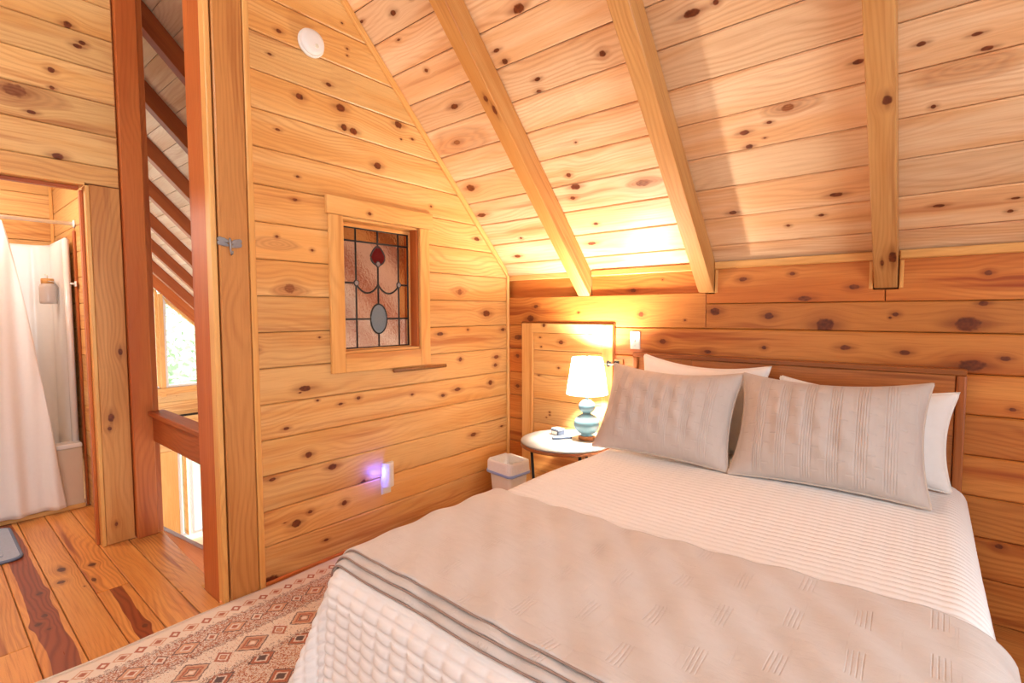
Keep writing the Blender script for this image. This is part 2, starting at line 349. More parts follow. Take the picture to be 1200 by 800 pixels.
K_FLOOR = [(-1.04,-2.581,0.024),(-0.87,-2.607,0.022),(-0.98,-2.46,0.024),(-0.81,-2.699,0.017),(-0.47,-2.744,0.019),(-0.39,-2.72,0.011),(-0.09,-2.437,0.015),(-0.54,-2.715,0.016),(-0.77,-2.492,0.014)]
def rect(u0, u1, v0, v1): return [(u0, v0), (u1, v0), (u1, v1), (u0, v1)]

# ------------------------------------------------------------------ structure: left wall with gable slope
WT = .018
def backing(name, P, plane, t, label, mat=M_BACKING):
    o = prism(name, P, pl(plane, -WT-.0005), -t, 0, mat, None, 0); tag(o, label, kind='structure'); return o
HY0, HY1, HZ0, HZ1 = -1.462, -.905, 1.172, 1.957
ROWS = [0.0] + [.199+.185*k for k in range(0, 20)]
# backing slab of the wall in four pieces around the window opening, joined in one mesh
def multi_prism(name, Ps, plane, d0, d1, mat):
    o_, u, v, n = [Vector(a) for a in plane]; V = []; F = []
    for P in Ps:
        b = len(V); k = len(P)
        V += [tuple(o_+u*p[0]+v*p[1]+n*d0) for p in P]+[tuple(o_+u*p[0]+v*p[1]+n*d1) for p in P]
        F += [tuple(b+k+i for i in range(k)), tuple(b+i for i in reversed(range(k)))]
        F += [(b+i, b+(i+1) % k, b+k+(i+1) % k, b+k+i) for i in range(k)]
    me = bpy.data.meshes.new(name); me.from_pydata(V, [], F); me.update(); const(me, 'g', (0, 0, 1)); return link(name, me, mat)
gl = lambda P: clip(P, TS, 1, ZC)          # z <= ZC - TS*y
wl = multi_prism('wall_left', [gl(rect(-1.976, HY0, 0, 6)), gl(rect(HY1, .06, 0, 6)), rect(HY0, HY1, 0, HZ0), gl(rect(HY0, HY1, HZ1, 6))], pl(PL_LEFT, -WT-.0005), -.11, 0, M_BACKING)
tag(wl, 'gable wall of horizontal knotty pine boards with the stained glass window', kind='structure')
Y0, Y1 = -1.974, 0.0
for i in range(len(ROWS)-1):
    a, b_ = ROWS[i], ROWS[i+1]
    if a > 3.75: break
    polys = []
    if b_ <= HZ0 or a >= HZ1: polys = [rect(Y0, Y1, a, b_)]
    elif a < HZ0 < b_: polys = [[(Y0, a), (Y1, a), (Y1, b_), (HY1, b_), (HY1, HZ0), (HY0, HZ0), (HY0, b_), (Y0, b_)]]
    elif a < HZ1 < b_: polys = [[(Y0, a), (HY0, a), (HY0, HZ1), (HY1, HZ1), (HY1, a), (Y1, a), (Y1, b_), (Y0, b_)]]
    else: polys = [rect(Y0, HY0, a, b_), rect(HY1, Y1, a, b_)]
    for P in polys:
        P = gl(P)
        if len(P) < 3: continue
        slab('plank', P, PL_LEFT, WT, .006, M_PINE, wl, pknots(P, K_LEFT, .22))
# mouldings
def slope_strip(name, x0, x1, y0, y1, off0, off1, mat, parent):
    P = [(y0, ZC-TS*y0+off0), (y0, ZC-TS*y0+off1), (y1, ZC-TS*y1+off1), (y1, ZC-TS*y1+off0)]
    return prism(name, P, PL_LEFT, x0, x1, mat, parent, .004, gfun=lambda c: (c.y*1.4, c.x+c.z+1.022*c.y))
o = slope_strip('trim_1', .0, .022, -.02, -2.6, -.052, -.002, M_TRIM, None); tag(o, 'sloping pine moulding where the gable wall meets the ceiling', kind='structure')
o = box('trim_2', 0, .024, -.024, 0, 0, 1.70, M_TRIM, None, .006); tag(o, 'vertical pine moulding in the room corner', kind='structure')
o = box('trim_3', 0, .02, -1.9745, -1.945, 0, 3.70, M_TRIM, None, .004); tag(o, 'thin pine strip between the post and the gable boards', kind='structure')
o = box('baseboard_left', 0, .016, -1.945, -.024, 0, .022, M_RED, None, .005, axis=1); tag(o, 'reddish shoe moulding at the foot of the gable wall', kind='structure')
# post at the wall end
pp = empty('post_1', (0, 0, 0)); tag(pp, 'square pine post closing the end of the gable wall by the stairs', 'post')
box('post_face', -.128, .018, -2.111, -1.9765, 0, 3.72, M_POST, pp, .006, axis=2, knots=[(1.74+.98, -2.05+.83*.01, .012), (1.12, -2.07, .028), (.17, -2.0, .016), (2.45, -2.03, .014)])
box('jamb_edge', -.052, .010, -2.142, -2.117, 0, 3.72, M_TRIM, pp, .004, axis=2)
box('jamb_board', -.252, -.053, -2.140, -2.112, -.3, 3.72, M_RED, pp, .003, axis=2)
pp.name = 'corner_post'
# ------------------------------------------------------------------ structure: back wall (behind the bed)
XR = 4.5
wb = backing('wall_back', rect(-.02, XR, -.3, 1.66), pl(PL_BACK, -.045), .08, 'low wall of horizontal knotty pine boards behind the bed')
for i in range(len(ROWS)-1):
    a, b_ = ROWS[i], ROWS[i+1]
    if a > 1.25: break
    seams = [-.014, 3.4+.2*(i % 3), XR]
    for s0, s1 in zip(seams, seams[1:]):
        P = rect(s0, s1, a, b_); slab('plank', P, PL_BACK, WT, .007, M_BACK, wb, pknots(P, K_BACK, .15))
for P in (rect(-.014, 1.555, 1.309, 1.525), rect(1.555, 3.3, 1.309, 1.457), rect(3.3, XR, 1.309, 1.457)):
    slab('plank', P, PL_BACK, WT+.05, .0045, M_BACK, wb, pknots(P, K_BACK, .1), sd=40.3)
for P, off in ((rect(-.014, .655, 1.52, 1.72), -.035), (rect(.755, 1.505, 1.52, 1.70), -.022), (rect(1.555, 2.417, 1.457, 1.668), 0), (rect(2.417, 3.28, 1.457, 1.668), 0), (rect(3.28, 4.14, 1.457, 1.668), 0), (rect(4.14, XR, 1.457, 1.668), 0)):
    P2 = list(P)
    if off == 0 and P[0][0] < 4.0:     # notch for the rafter foot
        xa, xb = P[0][0], P[1][0]
        la = 1.603 if xa < 2 else (2.466 if xa < 3 else 3.33)
        rb = 2.369 if xb < 3 else (3.23 if xb < 3.5 else 4.09)
        P2 = [(xa, 1.457), (xb, 1.457), (xb, 1.517), (rb, 1.517), (rb, 1.668), (la, 1.668), (la, 1.517), (xa, 1.517)]
    slab('blocking_board', P2, pl(PL_BACK, off), .02, .003, M_BACK, wb, pknots(P2, K_BACK, .1))
    u0, u1 = (P[0][0], P[1][0]) if off else (la if off == 0 and P[0][0] < 4 else P[0][0], rb if off == 0 and P[0][0] < 4 else P[1][0])
    slab('frieze_strip', rect(u0, u1, 1.657, 1.702), pl(PL_BACK, off+.016), .02, .005, M_TRIM, wb, pknots(rect(u0, u1, 1.655, 1.75), K_BACK, 0))
    if off == 0 and u1 < 4.2:
        for xx in (u0+.001, u1-.021): slab('side_strip', rect(xx, xx+.02, 1.519, 1.657), pl(PL_BACK, .006), .02, .004, M_TRIM, wb, gdir=1)
# ------------------------------------------------------------------ structure: sloping ceiling
SMAX = 4.65
ce = backing('ceiling', rect(-.10, XR, -.16, SMAX), PL_CEIL, .05, 'sloping ceiling of pale knotty pine boards between exposed rafters')
RX = [.705, 1.556, 2.417, 3.28, 4.14]
SJ = [-.06]+[.09+.1853*k for k in range(0, 25)]
for i in range(len(SJ)-1):
    cuts = [[-.014, RX[1], RX[3], XR], [-.014, RX[0], RX[2], XR], [-.014, RX[2], RX[3], XR], [-.014, RX[0], RX[1], RX[2], XR]][(i*7+1) % 4]
    for s0, s1 in zip(cuts, cuts[1:]):
        P = rect(s0, s1, SJ[i], SJ[i+1]); slab('plank', P, PL_CEIL, WT, .006, M_CEIL, ce, pknots(P, K_CEIL, .15))
def rafter(xc, wdt, mat, parent, yend=.04, z0=1.522, ks=()):
    d = ZC-z0
    P = [(0, z0), (yend, z0), (yend, ZC-TS*yend-.004), (-3.15, ZC+TS*3.15-.004), (-3.15, z0+TS*3.15)]
    if yend > .5: P = [(yend, z0-TS*yend), (yend, ZC-TS*yend-.004), (-3.15, ZC+TS*3.15-.004), (-3.15, z0+TS*3.15)]
    return prism('rafter', P, PL_LEFT, xc-wdt/2, xc+wdt/2, mat, parent, .004, gfun=lambda c: (-c.y*1.43, c.x+.83*(c.z+TS*c.y)), knots=ks)
RK = {0: [(1.45, .70+.83*1.53, .018), (1.38, .72+.83*1.53, .016)], 2: [(.95, 2.43+.83*1.53, .022), (.19, 2.44+.83*1.53, .022), (.16, 2.40+.83*1.53, .010)]}
for i, x in enumerate(RX): rafter(x, .092, M_RAFT, ce, ks=RK.get(i, ()))
# other slope of the roof, behind the camera
o = prism('ceiling_front', [(-3.16, ZC+TS*3.16+.08), (-6.6, ZC-TS*.28+.08), (-6.6, ZC-TS*.28), (-3.16, ZC+TS*3.16)], PL_LEFT, -7.6, XR, M_CEIL, None, 0, gfun=lambda c: (c.x, c.z*1.4)); tag(o, 'pine roof slope on the other side of the ridge', kind='structure')
o = box('trim_4', -7.6, XR, -3.22, -3.10, 4.70, 4.95, M_RAFT, None, .005); tag(o, 'pine ridge beam under the roof peak', kind='structure')
# ------------------------------------------------------------------ structure: floor
fl = box('floor', -2.2, XR, -6.5, -2.20, -.12, -.0185, M_BACKING, None, 0); tag(fl, 'wide orange fir floorboards of the landing and bedroom', kind='structure')
FR = [-2.062, -2.242]+[-2.38-.1355*k for k in range(0, 7)]
HB = {(3, 0): (-2.715, .043, 1.0), (1, 1): (-2.452, .03, 1.0), (0, 0): None}
for i in range(len(FR)-1):
    cuts = {0: [-1.2, XR], 1: [-2.12, 1.0, XR], 2: [-2.12, -.59, 1.9, XR], 3: [-2.12, .7, XR], 4: [-2.12, 1.5, XR], 5: [-2.12, -.3, 2, XR]}.get(i, [-2.12, 1.2, XR])
    for j, (s0, s1) in enumerate(zip(cuts, cuts[1:])):
        P = rect(s0, s1, FR[i+1], FR[i])
        if i == 0: P = [(-1.2, FR[1]), (XR, FR[1]), (XR, -2.105), (-.02, -2.105), (-.02, -2.15), (-.26, -2.15), (-.26, -2.10), (-1.2, -2.062)]
        hb = {(4, 0): (-2.715, .045, 1.0), (2, 1): (-2.447, .026, 1.0)}.get((i, j))
        slab('floorboard', P, PL_FLOOR, .018, .003, M_FLOOR, fl, pknots(P, K_FLOOR, .3), hb=hb, gap=.0016)
# rest of the floor under rug and bed and behind the camera
fb = box('floor_1', 0, XR, -2.10, .16, -.12, 0, M_FLOOR, None, 0, axis=0); tag(fb, 'fir floor under the bed and rug', kind='structure')
fb2 = box('floor_2', -2.2, XR, -6.5, FR[-1], -.0185, 0, M_FLOOR, None, 0, axis=0); tag(fb2, 'fir floor behind the bed foot', kind='structure')
# ------------------------------------------------------------------ structure: bathroom wall with doorway
PL_BATH = ((-1.2, 0, 0), (0, 1, 0), (0, 0, 1), (1, 0, 0))
DY, DZ = -2.352, 2.150       # right edge and head of the doorway
wbath = multi_prism('wall_landing', [rect(DY+.02, -2.207, 0, 3.85), rect(-3.32, DY+.02, DZ+.02, 3.98), rect(-6.4, -3.32, 0, 2.0)], pl(PL_BATH, -WT-.0005), -.09, 0, M_BACKING)
tag(wbath, 'landing wall of horizontal pine boards above the bathroom doorway', kind='structure')
BJ = [2.143+.018, 2.272, 2.458, 2.644, 2.829, 3.014, 3.2, 3.385, 3.57, 3.755]
for a, b_ in zip(BJ, BJ[1:]):
    P = rect(-4.2, -2.206, a, b_); slab('plank', P, PL_BATH, WT, .006, M_PINE, wbath, pknots(P, K_BATH, .2))
P = rect(-4.5, -3.30, 0, 2.16); slab('plank', P, PL_BATH, WT, .004, M_PINE, wbath)
slab('casing_board', rect(DY, -2.206, 0, 2.158), PL_BATH, WT, .003, M_POST, wbath, [(-2.3, .779, .021), (-2.31, .713, .015), (-2.24, 1.174, .016), (-2.3, .12, .012)], gdir=1)
d1 = empty('door_1'); tag(d1, 'bathroom doorway with layered pine jambs', kind='structure')
box('jamb', -1.32, -1.197, DY-.018, DY, 0, DZ, M_TRIM, d1, .002)
box('jamb', -1.30, -1.255, DY-.034, DY-.0185, 0, DZ-.02, M_RED, d1, .003)
box('head_jamb', -1.32, -1.197, -3.32, DY-.0185, DZ, DZ+.018, M_TRIM, d1, .002)
box('head_stop', -1.30, -1.255, -3.32, DY-.035, DZ-.02, DZ-.0005, M_RED, d1, .003)
# second post at the stair opening
p2 = empty('stair_post'); tag(p2, 'reddish fir post at the corner of the bathroom wall by the stairs', 'post')
box('post_face', -1.31, -1.165, -2.203, -2.092, 0, 3.76, M_RED, p2, .005, axis=2, knots=[(1.93, -2.16-.83*1.17, .019), (1.15, -2.16-.83*1.17, .016), (1.05, -2.13-.83*1.17, .014)])
box('post_edge', -1.26, -1.215, -2.0915, -2.052, -.3, 3.74, M_RED, p2, .004, axis=2)
# guard rail between the posts
gr = empty('guard_rail'); tag(gr, 'red fir guard rail across the stair opening beside the landing', 'railing')
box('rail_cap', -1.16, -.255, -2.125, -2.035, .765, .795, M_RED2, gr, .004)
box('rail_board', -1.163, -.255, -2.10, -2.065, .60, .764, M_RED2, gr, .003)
# stairs
st = empty('staircase', (0, 0, 0)); tag(st, 'fir stairs going down behind the landing edge', 'stairs')
for k in range(5):
    x1 = -.26-.0*k-.27*k
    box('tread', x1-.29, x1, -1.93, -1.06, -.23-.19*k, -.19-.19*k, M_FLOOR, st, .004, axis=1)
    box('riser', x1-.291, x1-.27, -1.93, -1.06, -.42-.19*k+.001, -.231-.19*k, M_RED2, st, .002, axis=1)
prism('stringer', [(-.26, .03), (-.26, -.30), (-1.7, -1.30), (-1.7, -.14)], ((0, -1.94, 0), (1, 0, 0), (0, 0, 1), (0, -1, 0)), 0, .035, M_RED2, st, .003, gfun=lambda c: (c.x, c.z*.9))
# ------------------------------------------------------------------ structure: great room beyond
fc = prism('ceiling_far', rect(-7.6, -.13, -2.2, SMAX), pl(PL_CEIL, -WT-.0005), -.05, 0, M_BACKING, None, 0); tag(fc, 'board ceiling and rafters of the open room beyond the stairs', kind='structure')
s = -2.2; i = 0
while s < SMAX-.2:
    cuts = [-7.6, -4.3-(i % 3)*.857, -1.02-(i % 2)*.857, -.13]
    for s0, s1 in zip(cuts, cuts[1:]):
        P = rect(s0, s1, s, s+.1853); slab('plank', P, PL_CEIL, WT, .004, M_FARC, fc, pknots(P, (), .2))
    s += .1853; i += 1
for k in range(2, 10): rafter(.705-.857*k, .095, M_RED2, fc, yend=1.5)
FX = -7.5
PL_FAR = ((FX, 0, 0), (0, 1, 0), (0, 0, 1), (1, 0, 0))
roofz = lambda y, o=0: ZC-TS*y+o
far = multi_prism('wall_far', [rect(-6.4, 1.55, -.98, -.02), rect(-6.4, -.17, -2.7, -.98), rect(-6.4, -3.0, -.02, 4.6)], PL_FAR, -.12, 0, M_BACKING); tag(far, 'far gable wall of the open room with tall windows', kind='structure')
for k in range(6): slab('plank', rect(-2.5, 1.5, -1.0+.175*k, -1.0+.175*(k+1)), pl(PL_FAR, .0185), .018, .004, M_PINE, far, pknots(rect(-1, .5, -1.0+.175*k, -.9+.175*k), (), 1))
WG, t, b = new_mat('window_glass'); b.inputs['Base Color'].default_value = (.95, .98, 1, 1); b.inputs['Roughness'].default_value = .02; b.inputs['Transmission Weight'].default_value = 1; b.inputs['IOR'].default_value = 1.02
def far_window(name, ya, yb, zb, top, label):
    e = empty(name); tag(e, label, kind='structure')
    za, zz = top(ya), top(yb)
    O = [(ya, zb), (yb, zb), (yb, zz), (ya, za)]; I = inset(O, .045)
    for k in range(4):
        j = (k+1) % 4
        prism('frame_bar', [O[k], O[j], I[j], I[k]], PL_FAR, -.06, .03, M_WHITE if k in (0, 3) else M_TRIM, e, .002)
    prism('pane', I, PL_FAR, -.02, -.012, WG, e, 0)
top = lambda y: roofz(y, -.30)
far_window('window_2', -.280, 1.2, .13, lambda y: max(.3, roofz(y, -.30)), 'trapezoid gable window following the roof slope, seen past the post')
far_window('window_3', -1.2, -.352, .13, top, 'tall trapezoid gable window left of its neighbour under the rafters')
far_window('added_window', -2.95, -1.28, .13, lambda y: 2.7, 'large unseen gable window added for more light beside the trapezoid windows')  # out of view, added so more daylight enters the far room
far_window('window_5', -.155, -.02, -2.55, lambda y: -1.0, 'narrow lower window beside the stair')
far_window('window_6', .03, 1.4, -2.55, lambda y: -1.0, 'lower glass door beyond the stair')
o = prism('trim_5', [(-.4-2.6, roofz(-3.0, -.02)), (-3.0, roofz(-3.0, -.28)), (1.45, roofz(1.45, -.28)), (1.45, roofz(1.45, -.02))], PL_FAR, -.02, .06, M_RED, None, .004, gfun=lambda c: (c.y*1.4, c.z+c.y)); tag(o, 'sloping fir header over the far gable windows', kind='structure')
o = box('trim_6', FX-.03, FX+.06, -.352, -.280, -.02, 1.74, M_TRIM, None, .004); tag(o, 'pine mullion between the two trapezoid windows', kind='structure')
o = box('trim_7', FX-.02, FX+.10, -3.0, 1.5, .03, .13, M_TRIM, None, .004); tag(o, 'pine sill under the trapezoid windows', kind='structure')
o = box('trim_8', FX+.0, FX+.05, -.62, -.155, -2.7, -.98, M_TRIM, None, .004); tag(o, 'pale pine post beside the lower windows', kind='structure')
o = tube('curtain_rod', [(FX+.16, -1.4, -.36), (FX+.16, 1.3, -.36)], .02, M_BLACKM); tag(o, 'dark curtain rod under the trapezoid windows of the far wall', 'rod')
o = box('floor_lower', -7.6, -.1, -6.4, 1.6, -2.85, -2.7, M_FLOOR, None, 0); tag(o, 'floor of the open room one storey below', kind='structure')
o = box('wall_eaves', -7.6, -.02, 1.55, 1.65, -2.8, .35, M_PINE, None, 0); tag(o, 'eaves wall of the open room below', kind='structure')
# walls behind the camera, each with a window opening
def frame_wall(name, plane, outer, hole, label, d0=-.12, mat=M_PINE):
    (a, b_, c, d), (e, f, g, h) = outer, hole
    o = multi_prism(name, [rect(a, e, c, d), rect(f, b_, c, d), rect(e, f, c, g), rect(e, f, h, d)], plane, d0, 0, mat); tag(o, label, kind='structure'); return o
frame_wall('wall_right', ((XR, 0, 0), (0, -1, 0), (0, 0, 1), (-1, 0, 0)), (-.1, 6.5, 0, 4.95), (1.55, 4.65, .72, 2.78), 'pine wall with the bedroom window, behind the bed side')
frame_wall('wall_front', ((0, -6.4, 0), (-1, 0, 0), (0, 0, 1), (0, 1, 0)), (-XR, 1.2, 0, 2.3), (-1.3, -.0, .68, 2.02), 'pine eaves wall with an unseen window added and narrowed for light from the left')  # opening added and narrowed so daylight comes from the front left
# ------------------------------------------------------------------ bathroom
bw = backing('wall_bathroom', rect(-4.4, -2.20, 0, 2.55), ((-2.98, 0, 0), (0, 1, 0), (0, 0, 1), (1, 0, 0)), .05, 'pine boards of the bathroom wall above the shower')
for k in range(4): P = rect(-4.2, -2.262, 1.90+.185*k-.09, 1.90+.185*(k+1)-.09); slab('plank', P, ((-2.96, 0, 0), (0, 1, 0), (0, 0, 1), (1, 0, 0)), WT, .004, M_PINE, bw, pknots(P, (), .6))
be = box('wall_bathroom_end', -3.0, -1.32, -2.245, -2.215, 0, 2.55, M_BACKING, None, 0); tag(be, 'pine end wall of the bathroom beside the shower', kind='structure')
for k in range(14): slab('plank', rect(-2.955, -1.325, .0+.185*k, min(2.53, .185*(k+1))), ((0, -2.262, 0), (1, 0, 0), (0, 0, 1), (0, -1, 0)), .016, .004, M_PINE, be)
box('corner_strip', -2.955, -2.935, -2.285, -2.263, 1.9, 2.5, M_TRIM, be, .004)
box('edge_strip', -2.19, -2.14, -2.277, -2.2625, .0, 2.0, M_RED, be, .003, axis=2, knots=[(z, -2.16+.83*-2.27, .006) for z in (.8, 1.05, 1.3, 1.55)])
o = box('ceiling_bathroom', -3.05, -1.31, -4.4, -2.2, 2.55, 2.6, M_CEIL, None, 0); tag(o, 'bathroom ceiling boards', kind='structure')
o = box('wall_bathroom_front', -3.05, -1.31, -4.5, -4.4, 0, 2.6, M_PINE, None, 0); tag(o, 'bathroom wall hidden past the doorway', kind='structure')
bt = empty('bathtub', (0, 0, 0)); tag(bt, 'white bathtub with shade-tinted beige apron and moulded shower surround', 'bathtub')
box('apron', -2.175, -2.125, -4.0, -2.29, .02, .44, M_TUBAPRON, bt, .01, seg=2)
box('rim', -2.23, -2.115, -4.0, -2.29, .44, .475, M_TUB, bt, .012, seg=3)
# surround: back panel + rounded corner + end panel as one bent sheet
path = [(-2.90, -4.0), (-2.90, -2.42)]+[(-2.90+.11*(1-math.cos(a)), -2.42+.11*math.sin(a)) for a in np.linspace(.15, math.pi/2, 8)]+[(-2.2, -2.31)]
zs = [.3, .476, 1.93, 1.95]
V = np.array([[(x, y, z) for x, y in path] for z in zs]); sm = grid_mesh('surround_panel', V)
link('surround_panel', sm, M_TUB, bt); so = bt.children[-1]; md = so.modifiers.new('thickness', 'SOLIDIFY'); md.thickness = .02; md.offset = 0
tube('surround_edge', [(-2.2, -2.314, .3), (-2.2, -2.314, 1.94)], .022, M_TUB, bt, 10)
box('basin', -2.89, -2.235, -4.0, -2.35, .30, .34, M_TUB, bt, .01)
box('base_trim', -2.124, -2.105, -4.0, -2.29, .0, .03, M_TRIM, bt, .004)
sr = empty('shower_rod'); tag(sr, 'white shower curtain rod across the bath', 'rod')
tube('tube', [(-2.16, -4.0, 2.05), (-2.16, -2.275, 2.05)], .013, M_WHITE, sr, 12)
lathe('flange', [(.028, 0), (.028, .008), (.016, .012)], M_WHITE, sr, (-2.16, -2.2635, 2.05), 20).rotation_euler = (math.radians(90), 0, 0)
M_CURT = plain('shower_curtain', (.84, .80, .76), .8, noise=.03, nscale=60)
def curtain(name, x, ya0, ytop, ybot, z0, z1, amp, wl_, mat, ph=0):
    nz, ny = 60, 160; V = np.zeros((nz, ny, 3))
    for j in range(nz):
        f = j/(nz-1); z = z1+(z0-z1)*f; ye = ytop+(ybot-ytop)*(f**.8)
        s_ = np.linspace(0, 1, ny); y = ya0+(ye-ya0)*s_
        a = amp*(.55+.45*f)
        V[j, :, 0] = x+a*np.sin(2*math.pi*(y-ye*.6)/wl_+ph)+.4*a*np.sin(2*math.pi*y/wl_*2.3+1.2)+.03*f; V[j, :, 1] = y; V[j, :, 2] = z
    o = link(name, grid_mesh(name, V), mat); md = o.modifiers.new('thickness', 'SOLIDIFY'); md.thickness = .002; return o
o = curtain('shower_curtain', -2.10, -4.0, -2.64, -2.40, .04, 2.02, .022, .21, M_CURT); tag(o, 'white shower curtain drawn to one side of the tub', 'curtain')
for k in range(6):
    r = tube('curtain_ring', [(-2.135+.034*math.cos(a)-.025, -2.68-.14*k, 2.034+.032*math.sin(a)) for a in np.linspace(0, 2*math.pi, 16, endpoint=False)], .002, M_STEEL, o, 6, True)
jr = empty('soap_jar', (-2.5, -2.38, 1.48)); tag(jr, 'clear jar with a wooden lid held on the shower wall', 'jar')
M_JAR, t, b = new_mat('jar_glass'); b.inputs['Base Color'].default_value = (.78, .68, .62, 1); b.inputs['Roughness'].default_value = .15; b.inputs['Transmission Weight'].default_value = .25
lathe('body', [(.03, 0), (.048, .004), (.05, .02), (.05, .125), (.044, .145), (.034, .152)], M_JAR, jr, seg=24)
lathe('lid', [(.036, .1525), (.038, .155), (.038, .185), (.034, .19)], M_RAFT, jr, seg=24)
tube('holder', [(0, .0, .168), (0.045, 0, .168), (.05, .03, .165), (.05, .05, .12)], .004, M_STEEL, jr)
tube('pump', [(0, 0, .19), (0, 0, .215), (-.03, -.01, .22)], .004, M_IVORY, jr)
cx = empty('grab_clip', (0, 0, 0)); tag(cx, 'small white clip on the wall beside the shower', 'clip')
box('plate', -2.15, -2.10, -2.284, -2.2775, 1.60, 1.64, M_WHITE, cx, .004); tube('peg', [(-2.125, -2.285, 1.62), (-2.125, -2.31, 1.62)], .007, M_WHITE, cx)
# bath mat
M_MAT = plain('mat_blue', (.30, .36, .46), .95, noise=.18, nscale=90, sheen=.4); M_MATE = plain('mat_edge', (.16, .20, .28), .95)
def rrect(x0, x1, y0, y1, r, n=6):
    P = []
    for cx_, cy_, a0 in ((x1-r, y0+r, -90), (x1-r, y1-r, 0), (x0+r, y1-r, 90), (x0+r, y0+r, 180)):
        for k in range(n+1): a = math.radians(a0+90*k/n); P.append((cx_+r*math.cos(a), cy_+r*math.sin(a)))
    return P
bm_ = empty('bath_mat', (0, 0, 0)); tag(bm_, 'blue grey bath mat with rounded corners on the bathroom floor', 'mat')
prism('pad', rrect(-2.0, -1.375, -3.25, -2.70, .05), PL_FLOOR, .001, .016, M_MAT, bm_, .005)
prism('inner_panel', rrect(-1.93, -1.445, -3.18, -2.77, .02), PL_FLOOR, .0162, .021, M_MAT, bm_, .004)
tube('binding', [(x, y, .010) for x, y in rrect(-2.0, -1.375, -3.25, -2.70, .05)], .009, M_MATE, bm_, 8, True)
bl = bpy.data.lights.new('bathroom_fill', 'POINT'); bl.energy = 48; bl.shadow_soft_size = .12; bl.color = (1, .93, .86)  # added fill light, out of view, to brighten the bathroom
blo = bpy.data.objects.new('bathroom_fill', bl); COL.objects.link(blo); blo.location = (-1.9, -3.2, 2.3)
cl = empty('added_fitting', (-1.9, -3.2, 2.55)); tag(cl, 'small round fitting with an open steel rim, added over the bathroom fill light', 'lamp')  # fitting made up to go with the added fill light
lathe('rim', [(.14, -.03), (.15, -.03), (.15, -.001), (.14, -.001)], M_STEEL, cl, seg=32, cap=False)
lathe('socket', [(.03, -.001), (.03, -.08), (.02, -.09)], M_WHITE, cl, seg=20)
# ------------------------------------------------------------------ stained glass window in the gable wall
w1 = empty('window_1'); tag(w1, 'small leaded stained glass window set in the pine gable wall', kind='structure')
FT = .022
box('frame_stile', 0, FT, -1.548, -1.462, 1.063, 1.956, M_TRIM, w1, .003, axis=2)
box('frame_stile', 0, FT, -.905, -.825, 1.063, 1.956, M_TRIM, w1, .003, axis=2)
box('frame_head', 0, FT+.006, -1.562, -.797, 1.957, 2.058, M_TRIM, w1, .003, axis=1, knots=[(-1.29, .02+.83*2.0, .012)])
box('frame_bottom', 0, FT, -1.4615, -.9055, 1.063, 1.172, M_TRIM, w1, .003, axis=1)
# reveal boards
box('reveal', -.13, -.001, -1.462, -1.448, 1.186, 1.943, M_TRIM, w1, .001, axis=2)
box('reveal', -.13, -.001, -.919, -.905, 1.186, 1.943, M_RED, w1, .001, axis=2)
box('reveal', -.13, -.001, -1.462, -.905, 1.943, 1.957, M_TRIM, w1, .001, axis=1)
box('reveal_sill', -.13, -.001, -1.462, -.905, 1.172, 1.186, M_TRIM, w1, .001, axis=1)
GX = -.085; GY0, GY1, GZ0, GZ1 = -1.405, -.928, 1.192, 1.918
box('sash_bar', GX-.02, GX+.02, -1.447, GY0, 1.187, 1.942, M_TRIM, w1, .003, axis=2); box('sash_bar', GX-.02, GX+.02, GY1, -.9195, 1.187, 1.942, M_TRIM, w1, .002, axis=2)
box('sash_bar', GX-.02, GX+.02, GY0, GY1, GZ1, 1.942, M_TRIM, w1, .003, axis=1); box('sash_bar', GX-.02, GX+.02, GY0, GY1, 1.187, GZ0, M_TRIM, w1, .001, axis=1)
def glass(name, col, rough=.14, alpha=.96, scale=45):
    m, t, b = new_mat(name); tc = t.n('ShaderNodeTexCoord').outputs['Object']
    t.put(b.inputs['Base Color'], col); b.inputs['Roughness'].default_value = rough; b.inputs['Transmission Weight'].default_value = alpha; b.inputs['IOR'].default_value = 1.25
    t.put(b.inputs['Normal'], t.bump(t.noise(tc, scale, 3), .8, .006)); return m
G_CLEAR = glass('glass_rippled', (.88, .84, .84)); G_AMB = glass('glass_amber', (.80, .42, .16), .15); G_PINK = glass('glass_pink', (.86, .66, .58))
G_RED = glass('glass_red', (.16, .006, .010), .2, .4, 30); G_BLUE = glass('glass_grey_blue', (.26, .33, .38), .3, .35, 150); G_GEM = glass('glass_gem', (.75, .66, .62), .1, .6)
gy = lambda f: GY0+(GY1-GY0)*f
gz = lambda f: GZ1+(GZ0-GZ1)*f
PL_G = ((GX, 0, 0), (0, 1, 0), (0, 0, 1), (1, 0, 0))
cu = [0, .18, .51, .84, 1]; 
panes = [(cu[k], cu[k+1], 0, .11, G_AMB) for k in range(4)]
for c in (0, 3): panes += [(cu[c], cu[c+1], .11, .455, G_AMB if c == 3 else G_PINK), (cu[c], cu[c+1], .455, .755, G_CLEAR if c == 0 else G_AMB), (cu[c], cu[c+1], .755, 1, G_CLEAR)]
for c in (1, 2): panes += [(cu[c], cu[c+1], .11, .755, G_PINK), (cu[c], cu[c+1], .755, 1, G_CLEAR)]
for a, b_, c, d, m in panes:
    prism('glass_pane', rect(gy(a)+.0005, gy(b_)-.0005, gz(d)+.0005, gz(c)-.0005), PL_G, -.002, .002, m, w1, 0)
def came(pts, r=.0058): tube('lead_came', [(GX+.0025, gy(a), gz(b_)) for a, b_ in pts], r, M_LEAD, w1, 8)
for a in (0.0, .18, .84, 1.0): came([(a, 0), (a, 1)], .007 if a in (0, 1.0) else .0056)
came([(.51, 0), (.51, .155)]); came([(.51, .30), (.51, .63)]); came([(.51, .885), (.51, 1)])
